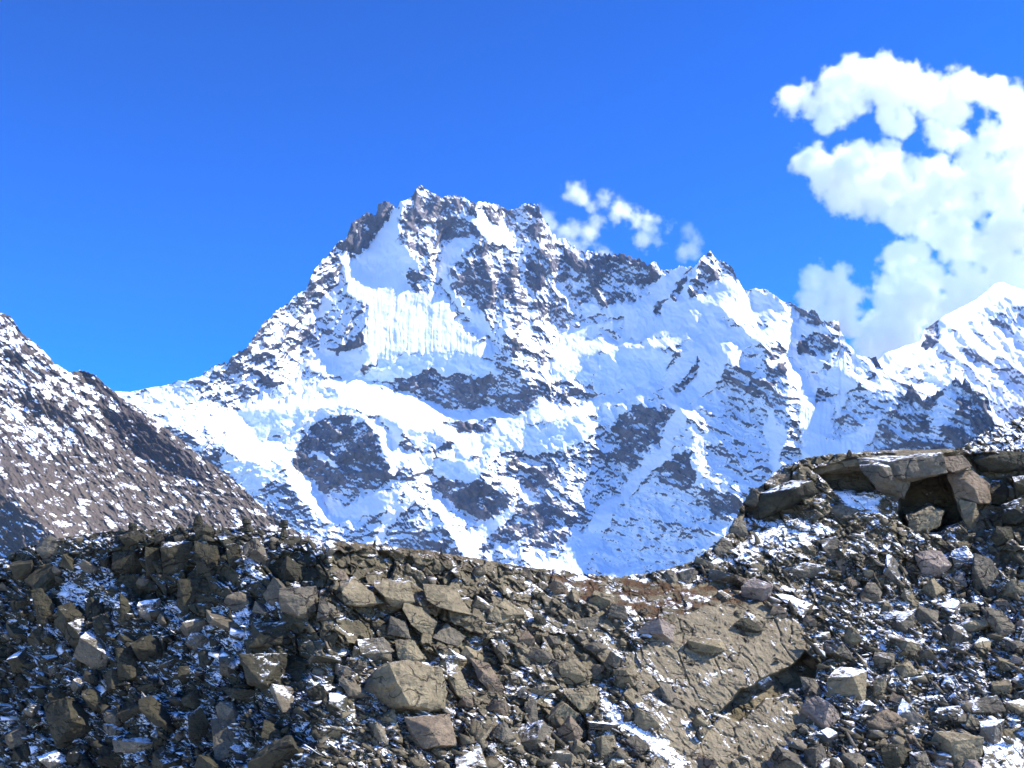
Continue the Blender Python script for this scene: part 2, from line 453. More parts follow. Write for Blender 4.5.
MAIN = [
 # left ridge and its slopes
 ('G', P('100,390 190,380 205,398 225,410 245,430 240,452 225,446 200,446 180,432 150,417 130,402 100,400'), {0: 40, 1: .15, 2: .80, 3: .8}),
 ('L', P('188,378 210,364 227,357 248,340 262,320 275,315 285,335 280,360 270,375 265,385 250,395 240,405 220,408 205,396'), {2: .52}),
 ('L', P('258,322 306,287 316,300 318,320 305,345 300,375 282,386 270,374 270,345'), {2: .68, 3: .9}),
 ('L', P('308,290 312,270 330,250 345,236 346,251 338,258 342,275 335,290 325,295 320,300'), {2: .48}),
 ('H', P('318,303 326,295 338,290 344,292 335,303 322,320 316,318')),
 ('M', P('335,296 345,289 353,292 366,304 366,309 352,310 355,325 367,330 365,342 358,350 350,366 345,373 330,360 318,358 315,340 322,320'), {2: .66}),
 ('H', P('320,343 335,353 352,350 362,343 357,365 346,376 330,368 320,360')),
 ('R', P('340,346 366,327 364,336 350,350 338,353'), {2: 0.05}),
 ('F', P('306,366 322,352 326,363 345,366 346,374 318,377')),
 ('H', P('342,372 352,360 366,346 368,358 362,368 358,378 345,378')),
 # glacier shelf system, left
 ('S', P('222,412 262,403 300,396 322,380 345,378 362,374 378,385 396,392 414,396 430,406 456,411 482,408 516,414 546,401 560,406 596,399 622,393 646,386 662,371 665,386 652,396 632,401 610,403 590,415 560,419 532,426 506,440 486,449 472,456 440,456 428,442 400,432 376,416 352,410 332,411 310,417 290,426 262,440 240,440 226,430')),
 ('J', P('283,388 298,384 306,392 292,398'), {0: 70}), ('J', P('320,388 336,387 338,394 324,398'), {0: 70}),
 ('I', P('236,409 262,413 292,409 316,411 302,418 276,424 250,425'), {0: 70, 3: .3}),
 ('I', P('248,431 262,426 286,424 292,430 276,439 254,440'), {0: 72, 3: .4}),
 ('S', P('226,430 246,432 256,441 276,441 284,438 282,450 262,462 242,461 224,446')),
 ('I', P('222,446 240,461 262,463 281,452 291,440 288,460 276,476 263,492 250,492 234,480 220,466'), {3: .6}),
 ('J', P('280,430 310,414 333,407 352,411 368,418 378,432 366,424 345,416 325,420 305,430 296,450 294,476 284,462'), {0: 66, 1: 0}),
 ('D', P('300,440 322,421 345,415 368,425 377,445 386,460 402,470 396,482 375,480 360,474 345,474 335,478 315,480 298,472 295,455')),
 ('H', P('303,452 320,452 340,464 334,468 318,462'), {2: .9}),
 ('M', P('292,474 320,478 345,474 375,480 400,480 415,484 402,502 372,497 348,507 320,501 298,486'), {2: .42}),
 ('R', P('300,476 340,476 345,486 310,492'), {2: 0.10}),
 ('H', P('322,496 346,507 374,492 402,490 398,510 366,516 345,520 330,512')),
 ('L', P('283,472 300,477 316,482 321,500 327,512 342,517 356,514 365,511 361,521 340,528 322,521 309,509 299,494 284,486'), {2: .95, 3: .6}),
 ('M', P('258,492 284,471 288,486 299,496 310,512 316,534 288,530 268,514 250,500'), {2: .45}),
 ('L', P('378,430 395,440 406,450 430,456 442,456 430,466 420,476 405,466 394,478 384,458'), {2: .92, 3: .6}),
 ('H', P('379,417 398,420 403,440 396,450 387,432')),
 ('J', P('402,428 440,432 452,442 436,452 412,446'), {0: 60}),
 ('L', P('428,448 452,440 446,450 432,462'), {2: .3}),
 ('B', P('441,421 460,422 480,420 502,419 492,430 476,434 455,431'), {0: 55}),
 ('I', P('431,463 445,458 470,457 479,460 481,479 465,481 448,476 437,476'), {3: .4}),
 ('D', P('436,476 465,482 478,481 462,488 440,488')),
 # lower left slopes
 ('M', P('402,476 430,468 438,482 432,500 446,510 456,530 448,556 300,556 300,530 330,528 362,520 380,514 402,500'), {2: .55}),
 ('L', P('372,536 384,513 400,500 424,486 426,494 408,508 392,522 376,546 362,546'), {2: .98, 3: .6}),
 ('L', P('422,486 440,482 436,500 424,510 410,520 404,516'), {2: .7}),
 ('D', P('400,545 420,528 444,530 456,538 462,556 396,556'), {2: .2}),
 ('D', P('450,500 470,486 482,480 495,490 513,503 490,516 475,524 464,510')),
 ('S', P('430,503 450,499 444,511 434,513')),
 ('L', P('440,513 466,510 476,524 470,533 452,536'), {2: .62}),
 ('S', P('519,502 513,516 492,531 482,546 474,560 462,556 450,540 470,532 490,521 507,510'), {1: .4}),
 ('R', P('520,500 545,490 562,500 577,520 570,540 552,562 520,564 495,564 474,560 486,541 500,526 514,516'), {2: 0.26}),
 ('M', P('496,548 520,545 545,552 540,566 500,566'), {2: .75}),
 ('L', P('484,468 500,458 525,455 537,464 527,490 516,502 500,486 484,480'), {2: .48}),
 # summit
 ('R', P('340,242 350,218 375,209 378,200 388,196 398,208 391,218 381,232 371,243 362,250 345,252'), {0: 62, 1: .3, 2: 0.10}),
 ('H', P('396,208 408,196 412,194 401,225 397,243 405,250 412,258 421,263 418,269 404,274 388,276 366,278 361,270 354,267 355,258 365,248 376,240 386,228'), {0: 63, 1: -2.9, 4: .5}),
 ('F', P('348,251 356,262 362,270 366,278 388,276 404,274 418,269 424,280 432,290 452,305 462,318 475,325 488,340 497,358 505,367 490,357 460,353 430,353 400,355 380,360 366,364 364,345 364,330 366,308 358,302 346,293 345,275 340,256')),
 ('M', P('407,273 417,270 430,286 430,293 418,294 410,286'), {2: .45}),
 ('L', P('455,312 462,320 472,325 489,340 476,341 456,326'), {2: .7}),
 ('R', P('410,192 420,183 432,192 446,197 447,240 445,262 434,267 430,256 415,254 400,244 398,225 404,205'), {0: 70, 1: -.35, 2: 0.20}),
 ('T', P('427,232 434,225 441,245 437,268 442,285 437,296 428,264'), {2: .45}),
 ('H', P('443,248 455,238 470,226 477,236 466,250 456,258 448,276 452,290 466,306 484,320 494,334 503,346 494,342 476,326 455,306 440,286')),
 ('R', P('446,196 455,192 475,203 479,225 475,240 468,236 456,240 446,248'), {2: 0.26}),
 ('L', P('474,202 488,198 510,206 514,222 500,220 488,214 480,214'), {2: .45}),
 ('S', P('474,205 483,211 491,221 505,223 513,239 507,244 495,244 483,236 476,226'), {1: .45}),
 ('R', P('506,222 510,208 531,203 540,206 545,222 541,236 530,241 516,241'), {2: 0.28}),
 ('M', P('510,238 531,241 540,252 536,264 530,300 520,290 516,265'), {2: .75}),
 ('B', P('526,254 540,252 546,262 546,286 534,296 526,286'), {2: .2}),
 ('R', P('478,242 500,246 513,250 521,275 524,300 531,312 515,321 500,313 480,306 462,304 455,290 465,275 475,255'), {0: 62, 1: -.1, 2: 0.34}),
 ('B', P('470,286 490,279 510,284 516,300 500,310 478,306'), {2: .2}),
 ('T', P('541,222 548,224 554,237 562,262 559,276 551,277 546,256 541,240'), {2: .32}),
 ('G', P('553,238 568,242 566,262 560,300 545,312 534,306 548,280 562,262'), {2: .62, 1: .3}),
 ('L', P('510,318 530,310 548,308 562,326 562,346 556,366 545,380 530,377 515,367 508,346 505,326'), {2: .6}),
 ('T', P('512,318 520,318 520,345 514,366 509,350'), {2: .15}),
 # right bowl
 ('R', P('566,244 580,248 627,250 647,264 664,268 656,285 640,297 620,306 600,304 580,302 566,292 560,276'), {0: 64, 1: -.62, 2: 0.32}),
 ('H', P('640,299 660,280 676,268 698,262 722,276 738,288 746,294 730,305 715,315 700,325 690,336 670,336 645,338 622,339 622,318 600,314 580,317 578,304 610,307')),
 ('R', P('651,305 668,296 663,310 655,317'), {2: 0.20}), ('R', P('668,291 690,266 695,266 686,285 672,301'), {2: 0.24}),
 ('R', P('696,262 702,254 710,250 720,257 735,266 739,280 746,292 735,286 722,275 710,284 698,298 688,298 690,285 700,275'), {2: 0.40, 1: -.2}),
 ('S', P('721,275 726,275 745,291 740,293')),
 ('F', P('556,340 575,326 600,323 622,319 623,329 600,331 580,338 560,346'), {0: 56}),
 ('S', P('546,386 550,366 560,346 582,339 606,335 624,339 642,341 668,338 690,326 715,311 730,299 742,296 757,298 758,328 745,325 727,320 718,320 700,333 680,346 660,349 630,346 600,350 586,359 576,366 556,376')),
 ('I', P('588,357 610,348 640,347 660,350 676,353 668,370 672,378 655,381 640,388 620,391 600,396 593,380 596,368'), {3: .3}),
 ('I', P('546,374 556,370 590,356 597,365 590,386 570,390 550,388'), {3: .5}),
 ('L', P('540,386 560,382 580,384 596,398 580,404 556,404 540,398'), {2: .5, 1: -.2, 0: 62}),
 ('I', P('362,378 372,365 386,358 410,356 440,353 470,354 490,361 502,373 490,379 470,373 445,376 420,381 400,385 380,383'), {3: .35}),
 ('R', P('394,380 420,375 430,370 445,376 460,375 495,376 505,386 515,380 530,388 545,398 530,406 515,413 500,411 480,405 460,411 440,409 425,401 412,393 394,393'), {2: 0.28}),
 ('B', P('452,386 476,380 486,392 474,404 458,402'), {2: .16}),
 ('I', P('482,451 500,441 530,429 560,419 582,416 600,426 586,436 570,446 555,456 535,460 520,450 500,456 486,469'), {3: .45}),
 ('D', P('536,458 572,446 562,466 551,486 537,492 524,486 530,466')),
 ('L', P('545,490 560,470 586,440 606,421 626,424 642,440 622,460 616,490 613,512 596,522 572,511 556,492'), {2: .52, 1: .1}),
 ('I', P('600,408 626,402 652,397 657,412 632,420 610,427 598,424'), {3: .9, 0: 74}),
 ('D', P('616,420 640,403 662,403 672,416 662,440 640,470 624,482 614,470 620,440'), {2: .26, 3: 1.0}),
 ('H', P('660,440 672,418 680,404 692,394 687,420 674,446 661,466 641,481 622,506 612,522 600,532 585,532 600,506 620,490 640,466')),
 ('S', P('540,575 500,563 520,564 546,566 560,560 572,536 590,531 602,533 612,513 618,505 612,530 597,550 586,574 570,585'), {1: .4}),
 ('L', P('518,548 560,541 566,556 545,564 525,562'), {2: .7}),
 ('M', P('618,505 640,486 660,466 680,452 700,440 706,470 722,490 744,500 742,515 720,536 700,558 690,580 586,585 597,550'), {0: 54, 2: .82}),
 ('R', P('652,474 680,451 700,450 698,480 686,490 666,486'), {2: 0.05}),
 ('R', P('690,496 706,488 742,500 742,514 716,520 700,506'), {2: 0.20}),
 ('S', P('606,585 625,566 638,560 639,572 632,585')),
 ('S', P('744,499 747,510 731,531 700,560 694,562 715,536 735,518')),
 ('H', P('680,350 715,322 732,325 765,332 730,344 728,366 715,388 700,398 690,402 675,412 664,402 664,380 674,366')),
 ('R', P('684,376 700,359 697,370 686,378'), {2: 0.10}), ('R', P('670,388 697,374 686,390 674,394'), {2: 0.32}),
 ('S', P('674,403 690,388 699,386 696,396 686,401 692,418 682,414')),
 ('H', P('754,288 770,294 786,306 776,312 763,317 755,308')),
 ('S', P('731,343 764,334 767,342 742,350 736,366 727,366')),
 ('S', P('764,332 775,311 790,306 802,314 800,330 790,350 788,358 796,366 810,380 816,392 826,410 818,440 800,440 790,402 775,372 765,346'), {1: .35, 4: .4}),
 ('H', P('803,319 815,321 830,329 840,345 832,360 816,371 805,373 795,363 790,352 798,335')),
 ('B', P('800,344 812,335 828,330 837,343 828,353 815,354 800,353'), {2: .16}),
 ('R', P('796,306 818,313 822,323 810,326 803,319'), {2: 0.20}), ('T', P('826,322 833,317 840,322 842,334 832,328'), {2: .25}),
 ('L', P('766,346 780,344 787,355 776,361 765,356'), {2: .32}),
 ('B', P('745,386 765,374 783,363 787,378 772,386 755,390')),
 ('M', P('722,416 738,396 760,388 786,384 797,400 802,412 790,407 766,402 762,426 740,421'), {2: .6}),
 ('L', P('690,410 714,390 736,384 732,400 728,420 756,421 766,440 773,452 771,472 765,492 745,503 720,486 700,481 694,466 692,440'), {2: .86, 1: .4, 3: .8}),
 ('M', P('704,446 730,440 760,445 746,461 730,466 715,461'), {2: .62}),
 ('H', P('764,404 780,420 791,440 781,470 772,484 770,450')),
 ('L', P('786,380 800,400 805,430 800,470 776,490 784,450 792,430'), {2: .8}),
 ('F', P('812,386 830,370 846,355 852,365 846,386 836,396 815,396')),
 ('F', P('803,405 815,400 832,405 832,430 829,474 798,474 800,430')),
 ('B', P('814,394 830,392 829,401 814,401'), {2: .2}),
 ('H', P('832,406 840,390 850,374 857,386 847,396 839,416')),
 ('S', P('847,343 857,354 876,360 888,374 897,394 880,402 865,392 850,372'), {1: .4, 3: .7, 2: .85}),
 ('R', P('866,356 878,355 882,367 875,369'), {2: 0.10}), ('R', P('862,372 877,370 878,383 868,383'), {2: 0.10}),
 ('M', P('838,418 860,406 882,400 884,412 858,432 834,442'), {2: .6}),
 ('F', P('828,444 860,427 882,412 872,442 850,470 828,470'), {1: .25}),
 ('R', P('866,470 880,426 900,400 911,380 920,396 930,396 945,382 956,375 967,374 974,388 988,393 993,415 1003,432 1024,450 1024,475'), {2: 0.36, 1: -.75}),
 ('H', P('926,420 944,391 958,394 955,415 936,432'), {2: .85, 3: .6}),
 ('B', P('956,394 973,388 991,403 990,426 972,432 960,416'), {2: .12}),
 ('D', P('886,456 920,436 960,440 992,432 992,470 886,470'), {2: .2}),
]
def main_tint(U, V):
    n = sstep(0.1, 0.6, fbm(U / 30, V / 40, 611, 4))
    return 0.35 * n
rel_main = relief(60, 1070, 170, 620, 'M', MAIN, 11, 6000.0, 585, streak=(0.35, -0.45), tintf=main_tint, fs=0.72, st=0.75)
MAT_MAIN = mountain_material('high_rock_and_snow', [(0.30, (0.025, 0.025, 0.032)), (0.48, (0.085, 0.08, 0.088)), (0.66, (0.20, 0.175, 0.168))], 1.0)
JAG = ([60, 180, 190, 250, 300, 345, 400, 410, 520, 545, 650, 700, 750, 800, 840, 860, 900, 960, 1070], [.6, .6, 3, 3.5, 2.5, 3.5, 3, 1.2, 2.5, 4.5, 3, 3, 1.2, 2.5, 3, 1.2, 4, 4, 4])
relief_object('snow_mountain', rel_main, SKY_MAIN, 612, MAT_MAIN, JAG, 5, (2500, 2600), du=0.75)

# ------------------------------------------------------------------ the farther snow peak
SKY_FAR = P('780,400 840,378 862,372 876,362 884,354 895,350 905,346 920,341 924,329 935,322 945,315 960,308 975,300 985,292 994,284 1003,283 1024,290 1090,320 1200,330')
FAR = [
 ('S', P('860,340 1000,270 1100,300 1040,330 990,318 950,345 900,372 860,372')),
 ('H', P('860,380 880,352 921,338 925,352 940,362 920,366 880,368'), {1: -.35, 0: 50}),
 ('R', P('919,350 924,326 946,318 940,332 926,353'), {2: .2, 1: -.6}),
 ('H', P('946,318 950,322 934,352 928,352'), {1: -.6}),
 ('J', P('922,370 962,365 962,380 944,388 924,384')),
 ('G', P('950,330 1000,300 1090,320 1090,440 960,440 956,390'), {2: .86, 0: 46, 1: .2}),
 ('R', P('958,356 970,348 984,354 976,360'), {2: .4}), ('R', P('990,320 1030,305 1040,330 1010,335'), {2: .6}),
 ('M', P('996,372 1030,365 1060,380 1024,398'), {2: .6}), ('M', P('996,400 1030,395 1060,430 1000,425'), {2: .55}),
]
rel_far = relief(780, 1190, 270, 480, 'G', FAR, 71, 8600.0, 440, streak=(0.3, -0.3), rib_amp=0.5)
relief_object('distant_snow_peak', rel_far, SKY_FAR, 470, MAT_MAIN, 0.8, 9, (2500, 2600))

# ------------------------------------------------------------------ the brown scree mountain
SKY_HILL = P('-120,235 -60,270 0,312 10,317 20,330 40,347 54,362 68,372 80,371 95,374 104,384 118,396 135,406 150,416 170,431 200,455 225,474 250,495 268,512 290,528 330,545')
HILL = [
 ('L', P('-200,150 500,150 500,700 -200,700'), {2: .03, 3: 1.25, 1: .1, 0: 46}),
 ('G', P('-120,230 0,310 60,360 110,385 130,410 80,440 40,470 -120,480'), {2: .28, 3: 1.2, 1: .0, 0: 46}),
 ('L', P('90,375 140,405 200,455 280,530 230,545 160,490 110,440'), {2: .04, 1: .1, 0: 44}),
 ('R', P('105,408 140,418 178,450 205,470 195,482 150,465 118,440'), {2: -.1, 1: -1.2, 0: 62}),
 ('R', P('18,400 34,392 48,402 40,415 22,416'), {2: .1}), ('R', P('45,410 70,405 75,420 55,425'), {2: .05}),
 ('R', P('0,350 20,352 28,362 8,366'), {2: .2}), ('B', P('78,369 96,372 106,384 92,384'), {2: .05}),
 ('R', P('110,440 135,430 140,448 120,452'), {2: .1, 1: -.9}),
 ('L', P('0,440 40,455 120,520 120,545 60,545 0,480'), {2: -.05, 3: 1.1, 0: 40, 1: .3}),
 ('L', P('60,440 100,470 180,520 250,545 130,545 100,500'), {2: -.04, 3: 1.2, 0: 42, 1: .1}),
 ('G', P('60,490 90,500 110,530 80,535 60,515'), {2: .05}),
 ('D', P('-120,470 0,492 22,508 38,520 58,540 70,600 -120,600'), {2: .1, 0: 56, 1: -1.9}),
]
def hill_tint(U, V):
    band = poly_mask(P('100,400 140,410 185,448 215,475 200,490 150,468 112,440'), U + 5 * fbm(U / 9, V / 9, 78, 3), V, 6)
    return (1 - band) * np.clip(0.2 + 0.7 * sstep(380, 520, V + 0.3 * (U - 60)) + 0.35 * fbm((U - V) / 14, (U + V) / 120, 77, 4), 0, 1)
rel_hill = relief(-110, 330, 225, 600, 'L', HILL, 31, 2300.0, 540, streak=(-0.2, -0.15), rough_amp=1.0, tintf=hill_tint, fs=0.42, rib=(-200, 100, 0.8), rib_amp=0.36, patch=0.42, st=0.75)
MAT_HILL = mountain_material('scree_and_snow', [(0.25, (0.03, 0.027, 0.026)), (0.5, (0.075, 0.062, 0.056)), (0.75, (0.14, 0.115, 0.10))], 0.27)
relief_object('scree_mountain', rel_hill, SKY_HILL, 590, MAT_HILL, 1.6, 19, (1200, 1100), du=0.75)
# ------------------------------------------------------------------ the near hillside of broken rock
# slope, aspect, snow, block relief, rubble relief, set-back, slab tint, turf
KF = {
    'C': (40, 0.32, 0.46, 0.60, 0.92, 0, 0.0, 0.0),
    'X': (60, -1.15, 0.52, 0.75, 0.80, 0, 0.0, 0.0),   # scree turned from the sun
    'K': (62, 0.60, 0.20, 1.45, 0.35, 0, 0.1, 0.0),    # blocky cliff
    'Y': (76, -1.10, 0.22, 1.3, 0.30, 0, 0.0, 0.0),   # blocky cliff turned from the sun
    'A': (46, 0.60, 0.12, 0.10, 0.06, 0, 1.0, 0.0),    # bare slab
    'N': (38, 0.10, 1.05, 0.15, 0.40, 0, 0.0, 0.0),    # snow patch
    'U': (27, 0.15, 0.20, 0.25, 0.44, 0, 0.2, 1.0),    # turf
    'V': (80, 0.0, 0.10, 0.35, 0.25, 16, 0.0, 0.0),    # hollow under an overhang
}
NX = {0: 56, 1: -1.2, 2: .8, 3: .3, 4: .7}
FGR = [
 ('X', P('-300,480 332,520 350,600 338,660 320,700 300,840 -300,840')),
 ('Y', P('110,543 200,535 236,542 243,600 226,616 195,622 172,600 150,602 130,592 110,576')),
 ('Y', P('250,560 300,548 330,560 340,620 320,640 302,690 280,700 250,690 236,660 250,620')),
 ('N', P('66,560 108,560 112,575 116,605 84,620 56,602'), NX), ('N', P('190,645 214,604 250,597 246,660 218,684 196,664'), NX),
 ('N', P('238,560 262,556 262,580 244,590'), NX), ('N', P('270,590 284,596 280,618 262,618'), NX),
 ('U', P('40,545 100,533 200,526 300,532 330,540 300,546 200,538 100,545'), {7: .0, 1: 0, 2: .3, 4: .9}),
 ('K', P('330,545 400,549 470,560 492,600 482,640 446,642 432,662 352,652 334,690 330,640')),
 ('U', P('330,536 440,548 520,562 500,570 430,560 340,548'), {7: .35, 4: .8}),
 ('K', P('470,562 540,572 600,590 620,640 600,700 540,700 500,660'), {0: 48, 3: .9, 4: .48, 2: .28, 6: .5}),
 ('K', P('440,648 500,640 560,690 600,720 600,768 540,768 480,720 450,690'), {0: 46, 3: 1.3, 4: .5, 2: .3, 6: .4}),
 ('U', P('545,574 640,579 730,584 775,598 745,616 690,618 630,612 580,602')),
 ('U', P('640,616 672,606 700,604 696,618 664,626'), {7: .9}),
 ('A', P('648,640 672,622 700,606 760,604 802,625 812,655 790,668 740,690 722,712 690,706 640,694')),
 ('A', P('625,655 660,640 690,700 716,790 640,790 660,740 640,700'), {2: .25}),
 ('A', P('716,722 740,705 792,694 812,708 800,732 772,760 745,800 690,800 702,740'), {2: .12}),
 ('V', P('719,714 741,690 790,667 806,652 818,662 812,684 790,692 765,700 738,722'), {5: 38, 0: 74}),
 ('N', P('600,690 622,712 664,740 690,764 676,770 640,744 606,716'), {2: .9}),
 # rock dome with overhangs
 ('C', P('690,570 735,520 760,484 800,458 1040,440 1040,600 880,590 760,580'), {0: 52, 1: .1, 2: .4, 3: .8}),
 ('K', P('735,520 757,486 800,460 860,452 960,446 1040,452 1040,470 940,458 850,462 800,476 760,500 742,530'), {0: 50, 2: .25}),
 ('Y', P('746,498 756,488 790,476 812,478 818,490 800,508 760,523 747,520'), {0: 82}),
 ('V', P('813,471 835,463 858,459 879,478 880,490 852,495 835,490'), {5: 30}),
 ('N', P('832,491 880,497 876,512 845,506')),
 ('N', P('690,566 742,542 762,524 800,518 838,532 806,546 740,560'), {2: .72, 3: .45, 4: .6}),
 ('A', P('858,456 944,452 946,474 920,478 906,488 902,501 888,498 880,480'), {0: 84, 1: .45, 2: .22, 5: -6, 6: .1}),
 ('V', P('909,481 946,475 960,495 962,520 940,532 905,526 897,512'), {5: 60}),
 ('A', P('905,514 930,505 946,510 938,530 912,530'), {0: 74, 1: .5, 2: .1}),
 ('A', P('942,456 966,455 976,478 992,484 993,512 978,540 960,518 953,490'), {0: 80, 1: .6, 2: .12, 3: .5, 6: .9}),
 ('V', P('966,456 1000,453 1040,456 1040,476 992,481 976,474'), {5: 12}),
 ('Y', P('992,482 1040,478 1040,560 1000,560 984,540')),
 ('C', P('962,450 985,428 1040,405 1040,453'), {2: .8, 3: .6}),
 ('A', P('980,730 1040,715 1040,790 985,790'), {2: .5, 6: .3}),
]
SKY_FG = P('-200,592 -90,575 -40,568 0,560 20,549 50,540 80,535 110,531 160,529 200,527 250,529 280,532 320,540 360,543 400,547 440,552 470,557 500,563 540,568 580,573 620,577 650,573 676,567 694,561 705,553 720,541 734,526 740,508 752,492 775,473 800,460 825,455 850,453 900,452 940,450 963,448 978,436 1000,425 1024,416 1060,408 1110,404 1220,400')
EXTRA = [('turf', 7), ('tint', 6)]
def painted_shade(u, v):  # same rock: shade of the slope facing away from the sun, painted darker
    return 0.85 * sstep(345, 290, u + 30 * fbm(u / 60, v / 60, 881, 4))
def hillside():
    u0, u1, v0, v1 = -200, 1220, 380, 812
    ss = 0.75
    us = np.arange(u0, u1 + 1e-6, ss); vs = np.arange(v0, v1 + 1e-6, ss)
    U, V = np.meshgrid(us, vs)
    wu = U + 2.0 * fbm(U / 18, V / 18, 301, 3); wv = V + 2.0 * fbm(U / 18, V / 18, 351, 3)
    lay = [np.full(U.shape, float(x)) for x in KF['C']]
    for cls, poly, *ov in FGR:
        val = list(KF[cls])
        for k, x in (ov[0].items() if ov else ()):
            val[k] = x
        m = poly_mask(poly, wu, wv, 1.2 if cls in 'VA' else 3.0)
        for i in range(8):
            lay[i] = lay[i] * (1 - m) + val[i] * m
    th, asp, cov, big, small, off, tint, turf = lay
    turf = turf * sstep(-.45, .35, fbm(U / 20, V / 7, 333, 4, .6))
    asp = blur(asp, 3 / ss); th = blur(th, 3 / ss)
    cot = 1 / np.tan(np.clip(np.radians(th) - elev(V), math.radians(14), math.radians(85)))
    d = poisson(asp * ss, -cot * ss)
    # jointed blocks: two crossing joint directions, then rubble
    a = math.radians(28)
    su, sv = U * math.cos(a) + V * math.sin(a), -U * math.sin(a) + V * math.cos(a)
    w = 0.22 * fbm(U / 20, V / 20, 307, 3)
    f0, c0 = facet(su / 62 + w * .5, sv / 34 + w * .5, 401, 0.55, 0.55)
    f1, c1 = facet(su / 27 + w, sv / 17 + w, 411, 0.75, 0.6)
    f2, c2 = facet(su / 11 + w, sv / 7 + w, 421, 0.9, 0.8)
    f3, c3 = facet(su / 4.6 + w, sv / 3.1 + w, 431, 0.9, 0.9)
    crack = np.exp(-(c0.edge / 0.035) ** 2) * 6 + np.exp(-(c1.edge / 0.05) ** 2) * 3.0 * (c1.r(7) > .35)
    d = d + off - big * (f0 * 13 + f1 * 8 + f2 * 2.0) + big * crack - small * (f1 * 3 + f2 * 3.2 + f3 * 1.6)
    d = d - 0.5 * fbm(U / 4, V / 4, 441, 3, .6) - 1.4 * fbm(su / 40, sv / 7, 451, 4, .55) * (0.3 + tint)
    a2 = math.radians(57)
    gu, gv = U * math.cos(a2) + V * math.sin(a2), -U * math.sin(a2) + V * math.cos(a2)
    gw = fbm(U / 30, V / 30, 477, 3)
    fj, cj = facet(gu / 85 + .25 * gw, gv / 30 + .2 * gw, 479, .5, .5)
    d = d - tint * (0.8 * ridged(gu / 80, gv / 6 + .5 * gw, 473, 4, .55) + 3.5 * fj - 3.0 * np.exp(-(cj.edge / .04) ** 2) * (cj.r(8) > .4))
    d = d / F
    d = d - d[int((790 - v0) / ss)].mean() + math.log(60.0)
    R = np.exp(d)
    Pt = ray(U, V) * R[..., None]
    n1 = fbm(U / 12, V / 7, 461, 5, .65) * np.where(cov > .7, 1.6, 1.0)
    streak = fbm(gu / 26, gv / 2.6, 471, 4, .6)
    return dict(R=R, st=ss, u0=u0, v0=v0, U=U, V=V, snow=cov + n1 * 0.28 + streak * 0.3 * tint, ice=turf, tint=np.clip(tint + 0.3 * f1 + .2 * f0, 0, 1), painted_shade=painted_shade(U, V)), cov, big, small
REL, F_COV, F_BIG, F_SMALL = hillside()
def at(u, v, key=None):
    u = np.asarray(u, float); v = np.asarray(v, float)
    return bilin(REL['R'] if key is None else key, (u - REL['u0']) / REL['st'], (v - REL['v0']) / REL['st'])
def crest_v(u):
    sx, sy = np.array(SKY_FG).T
    return np.interp(u, sx, sy)

